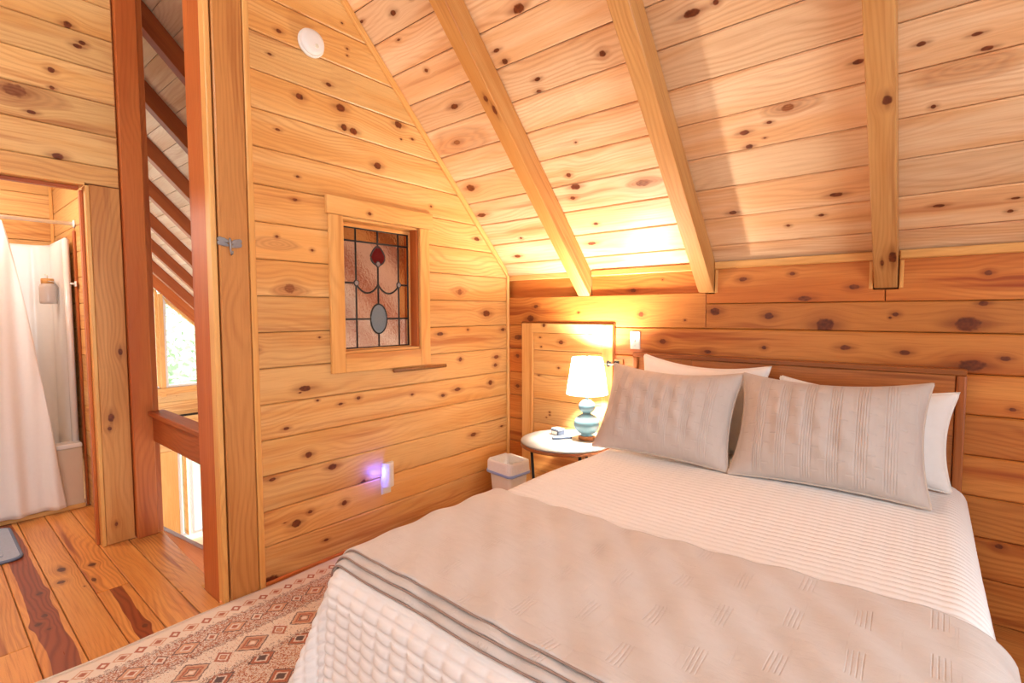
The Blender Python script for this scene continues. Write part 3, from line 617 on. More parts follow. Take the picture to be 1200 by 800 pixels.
for b_ in (0.0, .11, 1.0): came([(0, b_), (1, b_)], .007 if b_ in (0, 1.0) else .0056)
came([(0, .455), (.16, .455)]); came([(.86, .455), (1, .455)]); came([(0, .755), (.385, .755)]); came([(.635, .755), (1, .755)])
for s0, s1 in ((.18, .51), (.51, .84)):
    came([(s0+(s1-s0)*k/14, .46+.075*math.sin(math.pi*k/14)**.75) for k in range(15)])
def disc_part(name, fy, fz, ry, rz, mat, d=.004, shape=None):
    P = []
    for k in range(28):
        a = 2*math.pi*k/28; x, z = math.cos(a), math.sin(a)
        if shape == 'bud': 
            z2 = z; x = x*(1-.25*max(0, z))*(1.0); z2 = z+.22*max(0, z)**3 - .0
            P.append((gy(fy)+ry*x, gz(fz)+rz*z2))
        else: P.append((gy(fy)+ry*x, gz(fz)+rz*z))
    prism(name, P, PL_G, .0022, .0022+d, mat, w1, 0)
    tube('lead_came', [(GX+.004, p[0], p[1]) for p in P], .0056, M_LEAD, w1, 8, True)
disc_part('oval_pane', .51, .755, .060, .092, G_BLUE)
disc_part('bud_pane', .51, .222, .052, .052, G_RED, shape='bud')
for a, b_ in ((.51, .285), (.18, .455), (.84, .455)): disc_part('gem', a, b_, .013, .015, G_GEM, .007)

# ------------------------------------------------------------------ attic access door in the back wall
d2 = empty('door_2'); tag(d2, 'low pine access door in the wall behind the lamp', kind='structure')
box('stile', .158, .252, -.019, 0, .03, 1.325, M_TRIM, d2, .003, axis=2)
box('stile', .862, .945, -.019, 0, .03, 1.325, M_TRIM, d2, .003, axis=2)
box('rail', .2525, .8615, -.019, 0, 1.256, 1.325, M_TRIM, d2, .003, axis=0, knots=[(.37, 1.29*.83, .016)])
box('hinge_strip', .252, .266, -.024, -.0005, .06, 1.255, M_TRIM, d2, .003, axis=2)
for a, b_ in ((.03, .199), (.199, .384), (.384, .569), (.569, .754), (.754, .939), (.939, 1.124), (1.124, 1.2555)):
    P = rect(.266, .8615, a, b_); slab('door_plank', P, pl(PL_BACK, .012), .011, .003, M_PINE, d2, pknots(P, [(.52, 1.19, .02), (.33, 1.22, .008), (.34, 1.15, .009), (.50, 1.0, .012), (.32, .93, .006), (.42, .66, .008), (.42, .64, .008), (.75, .60, .014)], .15))
tube('door_gap', [(.15, -.001, .03), (.15, -.001, 1.335), (.953, -.001, 1.335), (.953, -.001, .03)], .006, M_RED, d2, 6)
lt = empty('door_latch', (0, 0, 0)); tag(lt, 'small dark bolt latch on a wooden block beside the access door', 'latch')
box('block', .956, 1.02, -.014, -.0005, 1.018, 1.092, M_POST, lt, .002)
box('plate', .905, .938, -.0225, -.0195, 1.040, 1.074, M_BLACKM, lt, .001)
tube('bolt', [(.885, -.032, 1.057), (.985, -.032, 1.057)], .006, M_STEEL, lt, 10)
for x in (.915, .968, .985): tube('bolt_loop', [(x, -.02, 1.04), (x, -.036, 1.044), (x, -.04, 1.057), (x, -.036, 1.07), (x, -.02, 1.074)], .005, M_BLACKM, lt, 8)
box('keeper', .958, .995, -.020, -.0145, 1.034, 1.080, M_BLACKM, lt, .002)
sw = empty('wall_plate', (0, 0, 0)); tag(sw, 'white switch plate on the boards above the headboard corner', 'wall plate')
box('plate', 1.068, 1.138, -.008, -.0005, 1.165, 1.283, M_WHITE, sw, .003)
box('toggle_slot', 1.096, 1.110, -.0095, -.0082, 1.208, 1.238, M_WHITE, sw, .001)
box('toggle', 1.099, 1.107, -.020, -.0097, 1.212, 1.226, M_IVORY, sw, .001)
for z in (1.187, 1.26): lathe('screw', [(.003, 0), (.003, .001)], M_STEEL, sw, (1.103, -.0082, z), 10).rotation_euler = (math.radians(90), 0, 0)

# ------------------------------------------------------------------ wall fittings on the gable wall
sd_ = empty('smoke_detector', (.0005, -1.622, 2.838)); tag(sd_, 'round white smoke detector high on the gable wall', 'smoke detector')
q = lathe('base', [(.070, 0), (.072, .004), (.072, .014), (.068, .018)], M_WHITE, sd_, seg=48); q.rotation_euler = (0, math.radians(90), 0)
q = lathe('cover', [(.066, .0185), (.066, .026), (.060, .036), (.045, .042), (.02, .0435)], M_WHITE, sd_, seg=48); q.rotation_euler = (0, math.radians(90), 0)
q = lathe('test_button', [(.011, .0432), (.011, .0465), (.009, .047)], M_IVORY, sd_, seg=20); q.rotation_euler = (0, math.radians(90), 0); q.location = (0, .012, -.022)
hk = empty('dragonfly_hook', (.0185, -2.066, 1.735)); tag(hk, 'pewter coat hook shaped like a dragonfly on the post', 'hook')
def wing(s, zz):
    P = [(0.004*s, .012+zz), (.020*s, .024+zz), (.048*s, .030+zz), (.056*s, .020+zz), (.052*s, .008+zz), (.030*s, .004+zz), (.006*s, .002+zz)]
    if s < 0: P = P[::-1]
    prism('wing', P, ((0, 0, 0), (0, 1, 0), (0, 0, 1), (1, 0, 0)), .0005, .007, M_PEWTER, hk, .002)
wing(1, -.002); wing(-1, .002); wing(1, -.020); wing(-1, -.016)
tube('body', [(.006, 0, .028), (.010, 0, .018), (.012, 0, 0), (.012, 0, -.02), (.014, 0, -.04), (.022, 0, -.052), (.033, 0, -.048), (.036, 0, -.036)], [.003, .006, .006, .005, .0045, .004, .004, .004], M_PEWTER, hk, 10)
M_RODW = wood('rod_wood', (.36, .17, .055), (.28, .12, .035), (.15, .05, .014), knots=0)
rod = empty('wooden_rod', (0, 0, 0)); tag(rod, 'short wooden rod lying level on the wall below the stained glass window', 'rod')
tube('dowel', [(.03, -1.135, 1.047), (.03, -.70, 1.044)], .012, M_RODW, rod, 14)
for y in (-1.05, -.78): tube('bracket', [(.0005, y, 1.046), (.022, y, 1.046)], .005, M_BLACKM, rod, 8)
# night light
nl = empty('night_light', (0.0005, -1.19, .315)); tag(nl, 'white plug-in night light glowing blue on the gable wall', 'night light')
op = empty('outlet_plate', (.0005, -1.19, .335)); tag(op, 'ivory outlet plate on the gable wall under the night light', 'wall plate')
box('plate', 0, .006, -.036, .036, -.058, .058, M_IVORY, op, .002)
for z in (-.03, .03): box('socket', .0062, .0075, -.016, .016, z-.014, z+.014, M_WHITE, op, .001)
P = [(.024+.03*math.cos(a), .040*math.sin(a)) for a in np.linspace(-math.pi/2, math.pi/2, 15)]+[(.018, .040), (.018, -.040)]
prism('shade', P, ((0, 0, 0), (1, 0, 0), (0, 1, 0), (0, 0, 1)), .012, .165, M_WHITE, nl, .003)
box('plug_body', .008, .018, -.026, .026, .005, .15, M_WHITE, nl, .002)
M_LED, t, b = new_mat('blue_led'); b.inputs['Base Color'].default_value = (.2, .2, 1, 1); b.inputs['Emission Color'].default_value = (.16, .12, 1, 1); b.inputs['Emission Strength'].default_value = 6
box('led_strip', .008, .017, -.034, -.0265, .05, .14, M_LED, nl, .001)
ll = bpy.data.lights.new('night_light_led', 'POINT'); ll.energy = 1.1; ll.color = (.04, .06, 1); ll.shadow_soft_size = .012
llo = bpy.data.objects.new('night_light_led', ll); COL.objects.link(llo); llo.location = (.045, -1.262, .425)

# ------------------------------------------------------------------ bed
XL, XRB, YF, YH, ZT, RE = 1.150, 2.735, -2.27, -.085, .622, .075
bed = empty('bed', ((XL+XRB)/2, -1.1, 0)); tag(bed, 'queen bed with a dark stained plank headboard', 'bed')
bx, by = bed.location.x, bed.location.y
def bpart(name, *a, **k):
    o = box(name, *a, **k); o.parent = bed; o.location = (-bx, -by, 0); return o
HX0, HX1 = 1.123, 2.725
bpart('headboard_rail', HX0, HX1, -.082, -.020, 1.122, 1.150, M_HEAD, bev=.004)
for x0, x1 in ((HX0, HX0+.036), (HX1-.036, HX1)): bpart('headboard_post', x0, x1, -.082, -.020, .0, 1.121, M_HEAD, bev=.008, seg=2)
hz = [.30, .56, .846, 1.121]; i = 0
for a, b_ in zip(hz, hz[1:]):
    cuts = [HX0+.037]+sorted(random.uniform(HX0+.2, HX1-.2) for _ in range(2))+[HX1-.037]
    for s0, s1 in zip(cuts, cuts[1:]):
        P = rect(s0, s1, a, b_); o = slab('headboard_plank', P, ((-bx, -.072-by, 0), (1, 0, 0), (0, 0, 1), (0, -1, 0)), .04, .002, M_HEAD, bed, pknots(P, (), .8), gap=.0003)
M_MATT = plain('mattress_ticking', (.78, .76, .72), .9, noise=.05)
bpart('mattress', XL+.01, XRB-.01, YF+.01, -.09, .36, ZT-.03, M_MATT, bev=.05, seg=3)
bpart('box_spring', XL+.02, XRB-.02, YF+.02, -.09, .17, .355, M_MATT, bev=.02, seg=2)
for x in (XL+.02, XRB-.07): bpart('side_rail', x, x+.05, YF+.02, -.083, .12, .169, M_BLACKM)
for x in (XL+.05, XRB-.10):
    for y in (YF+.08, -.25): bpart('leg', x, x+.05, y, y+.05, .009, .119, M_BLACKM)
def bedmap(a, b, h, hang=.10, folds=True, side=.17):
    """flat cloth coordinates (a along x, b along y) -> draped position; h = offset along the surface normal"""
    x0, x1, y0 = XL+RE, XRB-RE, YF+RE
    ca = np.clip(a, x0, x1); cb = np.maximum(b, y0)
    da = a-ca; db = b-cb; rho = np.hypot(da, db); R = np.maximum(rho, 1e-9)
    nx, ny = da/R, db/R
    arc = RE*math.pi/2
    th = np.minimum(rho/RE, math.pi/2); s = np.maximum(rho-arc, 0)
    phi = np.arctan2(np.abs(db), np.abs(da))           # 0 = side, pi/2 = foot
    corner = np.sin(2*phi)*(np.abs(da) > 1e-9)*(np.abs(db) > 1e-9)
    fl = np.where(np.abs(db) < 1e-9, side, hang)
    f = fl+.0*phi
    if folds:
        both = (np.abs(da) > 1e-9) & (np.abs(db) > 1e-9)
        f = np.where(both, side+(hang-side)*np.sin(phi)**2+.20*np.sin(2*phi)**2*(1+.55*np.cos(6*phi+.5)), f)
        # shallow folds along the foot
        f = f+np.where((np.abs(db) > 1e-9) & (np.abs(da) < 1e-9), .035*np.sin(a*9.0+.6)*np.clip((a-x0)*3, 0, 1)+.022*np.sin(a*21+2), 0)
        f = f+np.where((np.abs(db) < 1e-9), .04*np.sin(b*7+1), 0)
    off = (RE+h)*np.sin(th)+s*f
    dz = (RE+h)*(1-np.cos(th))+s
    return np.stack([ca+nx*off, cb+ny*off, ZT+h-dz], -1)
def puff(a, A): return np.abs(np.sin(math.pi*a/A))**.5
def top_sag(P, a, b):   # soft unevenness of the mattress top
    P[..., 2] += (.006*np.sin(a*4.1+b*2.3)+.004*np.sin(b*6.7-a*3.1))*(P[..., 2] > ZT-.05)
    P[..., 2] += -.012*np.exp(-((b+2.1)/.25)**2)*(P[..., 2] > ZT-.08)
    return P
DROP = .60
ga = np.arange(math.floor((XL-DROP+RE)/.066)*8, int((XRB+DROP-RE)/.066*8))*(.066/8); gb = np.arange(math.floor((YF-DROP+RE)/.034)*6, int(YH/.034*6)+1)*(.034/6)
A, B = np.meshgrid(ga, gb)
ft = np.clip((YF+RE-.04-B)/.08, 0, 1)
H = .0072*(.72+.28*puff(A, .066)+ft*(-.72+.72*puff(A, .066)))*puff(B, .034)*(1+.3*ft)
Pq = top_sag(bedmap(A, B, .004+H), A, B)
da = np.maximum(np.maximum(XL+RE-A, A-(XRB-RE)), 0); db_ = np.maximum(YF+RE-B, 0)
mask = np.hypot(da, db_) < DROP-.02
Pq[..., 2] = np.maximum(Pq[..., 2], .012)
M_QUILT, t, b = new_mat('quilt_white')
tc = t.attr('g'); nz = t.noise(tc, 9, 3)
t.put(b.inputs['Base Color'], t.mix(nz, (.84, .83, .825), (.88, .875, .87))); b.inputs['Roughness'].default_value = .85; b.inputs['Sheen Weight'].default_value = .2
t.put(b.inputs['Normal'], t.bump(t.noise(tc, 260, 2), .15, .002))
qm = grid_mesh('quilt', Pq, np.stack([A, B, A*0], -1), mask)
qo = link('quilt', qm, M_QUILT); tag(qo, 'white quilted coverlet with small rectangular stitching hanging over the bed', 'quilt')
# throw blanket, folded double across the foot of the bed
M_THROW, t, b = new_mat('throw_taupe')
tc = t.attr('g'); sx, sy, sz = t.sep(tc)
br = t.n('ShaderNodeTexBrick'); t.put(br.inputs['Vector'], t.comb(sx, sy, 0)); br.inputs['Scale'].default_value = 1; br.inputs['Brick Width'].default_value = .19; br.inputs['Row Height'].default_value = .085; br.inputs['Mortar Size'].default_value = .0022; br.offset = .5
tuck = t.m('MULTIPLY', t.ss(t.m('SINE', t.m('MULTIPLY', sx, 620)), .2, 1), t.m('MULTIPLY', t.ss(t.m('SINE', t.m('MULTIPLY', sx, 46)), .62, .75), t.ss(t.m('MULTIPLY', t.m('SINE', t.m('MULTIPLY', sy, 34)), t.m('SIGN', t.m('SINE', t.m('ADD', t.m('MULTIPLY', sx, 23), .785)))), .1, .3)))
wr = t.noise(t.comb(t.m('MULTIPLY', sx, 16), t.m('MULTIPLY', sy, 30), 0), 1, 4, .6)
t.put(b.inputs['Base Color'], t.mix(wr, (.58, .535, .50), (.66, .615, .585))); b.inputs['Roughness'].default_value = .8; b.inputs['Sheen Weight'].default_value = .35
hgt = t.m('ADD', t.m('MULTIPLY', wr, .9), t.m('SUBTRACT', t.m('MULTIPLY', br.outputs['Fac'], -1.0), t.m('MULTIPLY', tuck, .26)))
t.put(b.inputs['Normal'], t.bump(hgt, .55, .008))
M_THROWE = plain('throw_edge', (.34, .25, .21), .9, noise=.1, nscale=90)
thr = empty('throw_blanket', (bx, -1.85, 0)); tag(thr, 'taupe throw blanket folded across the foot of the bed', 'blanket')
def cloth(name, a0, a1, b0, b1, h, mat, parent, wob=.006, res=.009, thick=.006, sideslack=.14, tl=None):
    ga = np.arange(a0, a1, res); tb = np.linspace(0, 1, int((b1-b0)/res)+2)
    A, T = np.meshgrid(ga, tb)
    bb0 = b0+.004*np.sin(A*5+3)+.5*wob*np.sin(A*13); bb1 = b1+.012*np.sin(A*3.1)+wob*np.sin(A*11+2)
    B = bb0+(bb1-bb0)*T
    hh = h+.0045*np.sin(A*17+B*9)*np.sin(B*15-A*4)+.003*np.sin(A*41+B*33)
    P = top_sag(bedmap(A, B, hh, side=sideslack), A, B)
    me = grid_mesh(name, P, np.stack([A, B, A*0], -1)); o = link(name, me, mat, parent); o.location = (-parent.location.x, -parent.location.y, 0)
    md = o.modifiers.new('thickness', 'SOLIDIFY'); md.thickness = thick; md.offset = 1; return o
CF = [cloth('under_fold', XL-.20, XRB+.30, -2.228, -1.52, .0165, M_THROW, thr, .004, .012, .007)]
CF.append(cloth('middle_fold', XL-.215, XRB+.31, -2.207, -1.51, .0265, M_THROW, thr, .004, .012, .007))
CF.append(cloth('upper_fold', XL-.225, XRB+.32, -2.182, -1.485, .0365, M_THROW, thr, .004, .0085, .007))
for hh, b0, nm in ((.0235, -2.230, 0), (.0335, -2.209, 1), (.0425, -2.184, 2)):   # stitched hems along the folded edge
    aa = np.arange(XL-.2, XRB+.3, .012); bb = b0+.004*np.sin(aa*5+3)+.002*np.sin(aa*13)
    P = top_sag(bedmap(aa, bb, hh-.003+0*aa, side=.14), aa, bb)
    o = tube('hem', [tuple(p) for p in P], 0.0028, M_THROWE, CF[nm], 6)

# ------------------------------------------------------------------ pillows
M_SHAM, t, b = new_mat('sham_taupe')
tc = t.attr('g'); sx, sy, sz = t.sep(tc)
br = t.n('ShaderNodeTexBrick'); t.put(br.inputs['Vector'], t.comb(sy, sx, 0)); br.inputs['Scale'].default_value = 1; br.inputs['Brick Width'].default_value = .16; br.inputs['Row Height'].default_value = .075; br.inputs['Mortar Size'].default_value = .0018
tuck = t.m('MULTIPLY', t.ss(t.m('SINE', t.m('MULTIPLY', sx, 700)), .1, 1), t.ss(t.m('SINE', t.m('MULTIPLY', sx, 46)), .45, .7))
wr = t.noise(t.comb(t.m('MULTIPLY', sx, 34), t.m('MULTIPLY', sy, 9), 0), 1, 4, .6)
t.put(b.inputs['Base Color'], t.mix(wr, (.50, .43, .39), (.585, .52, .48))); b.inputs['Roughness'].default_value = .8; b.inputs['Sheen Weight'].default_value = .3
t.put(b.inputs['Normal'], t.bump(wr, .5, .005))
M_PILW, t, b = new_mat('pillow_white')
tc = t.attr('g'); nz = t.noise(tc, 26, 4)
t.put(b.inputs['Base Color'], t.mix(nz, (.82, .79, .76), (.88, .86, .84))); b.inputs['Roughness'].default_value = .85; t.put(b.inputs['Normal'], t.bump(nz, .5, .01))
M_PIPE = plain('sham_piping', (.58, .49, .42), .8); M_PIPW = plain('pillow_piping', (.86, .82, .77), .8)
def pillow(name, w_, h_, t_, xc, yb, zb, lean, yaw, mat, pipe, label, group, n=90, roll=0, ph=0, ear=.055, pleat=False):
    us = np.linspace(-1, 1, n); vs_ = np.linspace(-1, 1, int(n*.7)); U, Vv = np.meshgrid(us, vs_)
    X = w_/2*U*(1-ear*(1-Vv**2)); Y = h_/2*Vv*(1-ear*2.0*(1-U**2)*(.4+.6*(Vv > 0)*Vv))
    Tk = (np.clip((1-np.abs(U)**2.6)*(1-np.abs(Vv)**2.4), 0, 1))**.62*t_/2+.004
    wr = .004*np.sin(U*9+Vv*3+ph)*np.cos(Vv*5-ph)+.0035*np.sin(U*26+ph+2*Vv)*(1-Vv**2)+.003*np.sin((U+Vv)*14+ph)
    edge = (1-U**4)*(1-Vv**4)
    if pleat:
        xs = X; gr_ = np.zeros_like(X); per = .098
        k = np.floor((xs+10*per)/per); c = (k+.5)*per-10*per
        for j in range(-2, 3): gr_ += np.exp(-((xs-c-j*.0095)/.0021)**2)
        hv = np.abs(((Y+.5+.043*(k % 2))/.086) % 1-.5)*.086          # staggered cross seams
        gr_ += .8*np.exp(-((.043-hv)/.002)**2)*(np.abs(xs-c) > .022)
        wr = wr-.0036*np.minimum(gr_, 1.2)/np.maximum(edge, .25)*np.minimum(1, edge*3)
    Pf = np.stack([X, Y, Tk+wr*edge], -1); Pb = np.stack([X, Y, -Tk*.5], -1)
    e = empty(name, (xc, yb, zb)); 
    # local: x right, y up the pillow, z toward the room (-y world)
    ca, sa = math.cos(lean), math.sin(lean)
    Rl = Matrix(((1, 0, 0), (0, sa, -ca), (0, ca, sa)))           # pillow-up -> (0, sa, ca); pillow front -> (0,-ca,sa)
    Rr = Matrix.Rotation(yaw, 3, 'Z') @ Rl @ Matrix.Rotation(roll, 3, 'Z')
    Rn = np.array(Rr)
    def tr(P): return (P+np.array([0, h_/2, 0])) @ Rn.T
    ny, nx = U.shape
    V = np.concatenate([tr(Pf).reshape(-1, 3), tr(Pb).reshape(-1, 3)])
    idx = np.arange(nx*ny).reshape(ny, nx)
    qf = np.stack([idx[:-1, :-1], idx[:-1, 1:], idx[1:, 1:], idx[1:, :-1]], -1).reshape(-1, 4); qb = qf[:, ::-1]+nx*ny
    bd = np.concatenate([idx[0, :], idx[1:, -1], idx[-1, -2::-1], idx[-2:0:-1, 0]]); bd2 = np.roll(bd, -1)
    qs = np.stack([bd, bd+nx*ny, bd2+nx*ny, bd2], -1)
    me = bpy.data.meshes.new('cover'); me.from_pydata(V.tolist(), [], np.concatenate([qf, qb, qs]).tolist()); me.update()
    g = np.stack([X, Y, X*0+ph], -1).reshape(-1, 3); vattr(me, 'g', np.concatenate([g, g+.3]))
    cov = link('cover', me, mat, e, True)
    rim = tr(np.stack([X, Y, X*0], -1)).reshape(-1, 3)[bd]
    tube('piping', [tuple(p) for p in rim[::2]], .006, pipe, cov, 8, True)
    tag(e, label, 'pillow', group); return e
ZB = ZT+.018
pillow('pillow', .72, .50, .16, 1.57, -.268, ZB+.008, math.radians(14), .0, M_PILW, M_PIPW, 'white pillow against the headboard behind the sham by the lamp', 'sleeping pillows', 60, -.045, .4, .10)
pillow('pillow', .70, .43, .16, 2.335, -.268, ZB+.008, math.radians(14), .0, M_PILW, M_PIPW, 'white pillow sticking out behind the sham farther from the lamp', 'sleeping pillows', 60, -.03, 2.1, .10)
pillow('pillow_sham', .735, .52, .25, 1.50, -.585, ZB+.004, math.radians(30), .03, M_SHAM, M_PIPE, 'taupe pleated pillow sham beside the lamp', 'pillow shams', 300, -.015, 0, .085, True)
pillow('pillow_sham', .745, .525, .25, 2.245, -.585, ZB+.004, math.radians(30), .0, M_SHAM, M_PIPE, 'taupe pleated pillow sham in front of the protruding white pillow', 'pillow shams', 300, .015, 1.7, .085, True)

# ------------------------------------------------------------------ rug
M_RUG, t, b = new_mat('rug_persian')
G = t.attr('g'); gx, gyy, _ = t.sep(G)
CR = (.76, .67, .56); RU = (.40, .125, .065); OR = (.60, .33, .20); DK = (.10, .06, .055); GRY = (.30, .28, .27)
nzp = t.comb(gx, gyy, 0)
dist = t.noise(t.v('MULTIPLY', nzp, (70, 70, 70)), 1, 2)
dw = t.m('MULTIPLY', t.m('SUBTRACT', dist, .5), .9)
def motif(cx, per, rx, ry, ph=0.0, k=0.35, perx=None):      # repeated diamond along y: 0 centre .. >1 outside
    fy = t.m('SUBTRACT', t.m('FRACT', t.m('ADD', t.m('DIVIDE', gyy, per), 50.0+ph)), .5)
    ax_ = t.m('ABSOLUTE', t.m('SUBTRACT', gx, cx)) if perx is None else t.m('MULTIPLY', t.m('ABSOLUTE', t.m('SUBTRACT', t.m('FRACT', t.m('DIVIDE', t.m('SUBTRACT', gx, cx), perx)), .5)), perx)
    return t.m('ADD', t.m('ADD', t.m('DIVIDE', ax_, rx), t.m('DIVIDE', t.m('ABSOLUTE', t.m('MULTIPLY', fy, per)), ry)), t.m('MULTIPLY', dw, k))
def lay(c, d, edge, col, op=1.0): return t.mix(t.m('MULTIPLY', t.m('SUBTRACT', 1.0, t.ss(d, edge-.1, edge+.1)), op), c, col)
def band(c, d, lo, hi, col): return t.mix(t.m('MULTIPLY', t.ss(d, lo-.06, lo+.06), t.m('SUBTRACT', 1.0, t.ss(d, hi-.06, hi+.06))), c, col)
vor = t.n('ShaderNodeTexVoronoi', feature='F1'); t.put(vor.inputs['Vector'], t.v('MULTIPLY', nzp, (44, 36, 1))); vd = vor.outputs['Distance']; vc = t.sep(vor.outputs['Color'])
blob = lambda ch, a_, r0: t.m('MULTIPLY', t.ss(vc[ch], a_, a_+.03), t.m('SUBTRACT', 1.0, t.ss(vd, r0, r0+.14)))
ve = t.n('ShaderNodeTexVoronoi', feature='DISTANCE_TO_EDGE'); t.put(ve.inputs['Vector'], t.v('MULTIPLY', nzp, (44, 36, 1)))
def cells(a_, b__):
    c = t.mix(t.ss(vc[0], a_, a_+.02), CR, OR); c = t.mix(t.ss(vc[0], b__, b__+.02), c, RU); c = t.mix(t.ss(vc[1], .78, .8), c, (.80, .74, .64))
    c = t.mix(t.m('MULTIPLY', t.m('SUBTRACT', 1.0, t.ss(vd, .12, .2)), t.ss(vc[2], .4, .43)), c, DK)
    return t.mix(t.m('MULTIPLY', t.m('SUBTRACT', 1.0, t.ss(ve.outputs['Distance'], .03, .09)), .8), c, t.mix(.5, DK, RU))
# band 1: cream border with two sizes of diamonds
c1 = CR
d = motif(.075, .125, .034, .036); c1 = lay(c1, d, 1, OR); c1 = band(c1, d, .55, .75, CR); c1 = lay(c1, d, .4, RU)
d = motif(.075, .125, .028, .024, .5); c1 = lay(c1, d, 1, RU); c1 = lay(c1, d, .45, CR)
# band 2: busy terracotta scrollwork
c2 = cells(.35, .72)
d = motif(.218, .19, .05, .055); c2 = band(c2, d, .85, 1.0, DK); c2 = band(c2, d, .5, .85, OR); c2 = band(c2, d, .3, .5, CR); c2 = lay(c2, d, .3, RU)
d = motif(.218, .19, .036, .03, .5); c2 = band(c2, d, .8, 1.0, DK); c2 = lay(c2, d, .8, CR); c2 = lay(c2, d, .45, RU)
# band 3: cream with medallions
c3 = t.mix(blob(1, .62, .34), CR, OR); c3 = t.mix(blob(0, .8, .3), c3, DK)
d = motif(.395, .23, .066, .07); c3 = lay(c3, d, 1.15, CR); c3 = band(c3, d, .88, 1.02, DK); c3 = lay(c3, d, .88, OR); c3 = band(c3, d, .5, .68, RU); c3 = band(c3, d, .32, .42, DK); c3 = lay(c3, d, .2, CR)
d = motif(.395, .23, .04, .032, .5); c3 = lay(c3, d, 1.1, RU); c3 = band(c3, d, .5, .75, CR); c3 = lay(c3, d, .35, OR)
# field: lattice of dark and rust medallions
c4 = cells(.5, .8)
d = motif(.60, .16, .055, .055, .25, .35, .16); c4 = band(c4, d, .86, 1.0, DK); c4 = band(c4, d, .55, .86, RU); c4 = band(c4, d, .4, .55, CR); c4 = lay(c4, d, .4, DK)
c = c1
ed = t.m('ADD', gx, t.m('MULTIPLY', dw, .12))
c = t.mix(t.ss(ed, .133, .136), c, c2); c = t.mix(t.ss(ed, .300, .303), c, c3); c = t.mix(t.ss(ed, .485, .488), c, c4)
for e0 in (.128, .142, .292, .306, .478, .494):
    c = t.mix(t.m('MULTIPLY', t.m('SUBTRACT', 1.0, t.ss(t.m('ABSOLUTE', t.m('SUBTRACT', ed, e0)), .002, .0035)), .75), c, DK)
fib = t.noise(t.v('MULTIPLY', nzp, (420, 420, 1)), 1, 1)
c = t.mix(t.m('MULTIPLY', fib, .05), c, (.25, .16, .12))
t.put(b.inputs['Base Color'], c); b.inputs['Roughness'].default_value = .95; b.inputs['Sheen Weight'].default_value = .2
t.put(b.inputs['Normal'], t.bump(fib, .06, .001))
ru = empty('area_rug', (1.9, -2.4, 0)); tag(ru, 'cream and rust patterned oriental area rug under the bed', 'rug')
ax = np.arange(0, 3.75, .03); ay = np.arange(-3.9, -.9, .03); A, B = np.meshgrid(ax, ay)
Xr = .028+A+.006*np.sin(B*9)*(A < .2)*(1-A/.2)
P = np.stack([Xr, B, .0075+.0015*np.sin(A*5+B*3)], -1)
o = link('pile', grid_mesh('pile', P, np.stack([A, B, A*0], -1)), M_RUG, ru); o.location = (-1.9, 2.4, 0); md = o.modifiers.new('thickness', 'SOLIDIFY'); md.thickness = .006; md.offset = -1
M_BIND = plain('rug_binding', (.62, .52, .41), .95, noise=.1, nscale=200)
o = tube('binding', [(.028+.006*math.sin(y*9), y, .0055) for y in np.arange(-3.9, -.92, .05)], .005, M_BIND, ru, 8); o.location = (-1.9, 2.4, 0)

# ------------------------------------------------------------------ nightstand, lamp and small things
TZ = .572; TC = (.775, -.325)
M_STONE, t, b = new_mat('table_stone'); tc = t.n('ShaderNodeTexCoord').outputs['Object']
t.put(b.inputs['Base Color'], t.mix(t.ss(t.noise(tc, 5, 4, .6), .35, .7), (.30, .30, .28), (.40, .395, .37))); b.inputs['Roughness'].default_value = .35
ns = empty('side_table', (TC[0], TC[1], 0)); tag(ns, 'round side table with a pale stone-look top and thin black legs', 'table')
RT = .297
lathe('table_top', [(RT-.004, TZ-.012), (RT, TZ-.008), (RT, TZ-.003), (RT-.004, TZ)], M_STONE, ns, seg=72)
lathe('top_edge', [(RT-.012, TZ-.034), (RT+.001, TZ-.032), (RT+.001, TZ-.013), (RT-.012, TZ-.0125)], M_HEAD, ns, seg=72)
for k in range(3):
    a = math.radians(205+120*k)
    tube('leg', [(.235*math.cos(a), .235*math.sin(a), TZ-.035), (.20*math.cos(a), .20*math.sin(a), .0)], .010, M_BLACKM, ns, 12)
tube('leg_ring', [(.205*math.cos(a), .205*math.sin(a), .12) for a in np.linspace(0, 2*math.pi, 40, endpoint=False)], .006, M_BLACKM, ns, 8, True)
LX, LY = .872, -.225
lp = empty('table_lamp', (LX, LY, TZ+.0005)); tag(lp, 'pale blue double-gourd ceramic table lamp with a lit white shade', 'lamp')
M_CER = plain('blue_ceramic', (.17, .33, .41), .12, noise=.04, nscale=6, coat=.6)
lathe('base', [(.05, 0), (.055, .004), (.055, .018), (.05, .024), (.047, .026)], M_HEAD, lp)
pr = []
for k in range(15): a = -1.15+2.35*k/14; pr.append((.086*math.cos(a), .100+.072*math.sin(a)))
for k in range(13): a = -1.05+2.3*k/12; pr.append((.055*math.cos(a), .216+.047*math.sin(a)))
lathe('body', [(.047, .0262)]+pr+[(.018, .264)], M_CER, lp, seg=56)
lathe('stem', [(.012, .264), (.012, .30), (.009, .302), (.009, .34)], M_STEEL, lp, seg=20)
M_SHADE, t, b = new_mat('lamp_shade'); nt = M_SHADE.node_tree
tr_ = t.n('ShaderNodeBsdfTranslucent'); tr_.inputs[0].default_value = (.97, .93, .84, 1); df = t.n('ShaderNodeBsdfDiffuse'); df.inputs[0].default_value = (.9, .88, .84, 1)
ms = t.n('ShaderNodeMixShader'); ms.inputs[0].default_value = .78; nt.links.new(df.outputs[0], ms.inputs[1]); nt.links.new(tr_.outputs[0], ms.inputs[2])
nt.links.new(ms.outputs[0], nt.nodes['Material Output'].inputs['Surface']); nt.nodes.remove(b)
sh_ = lathe('shade', [(.134, .300), (.1345, .303), (.098, .536), (.0975, .539)], M_SHADE, lp, seg=64, cap=False)
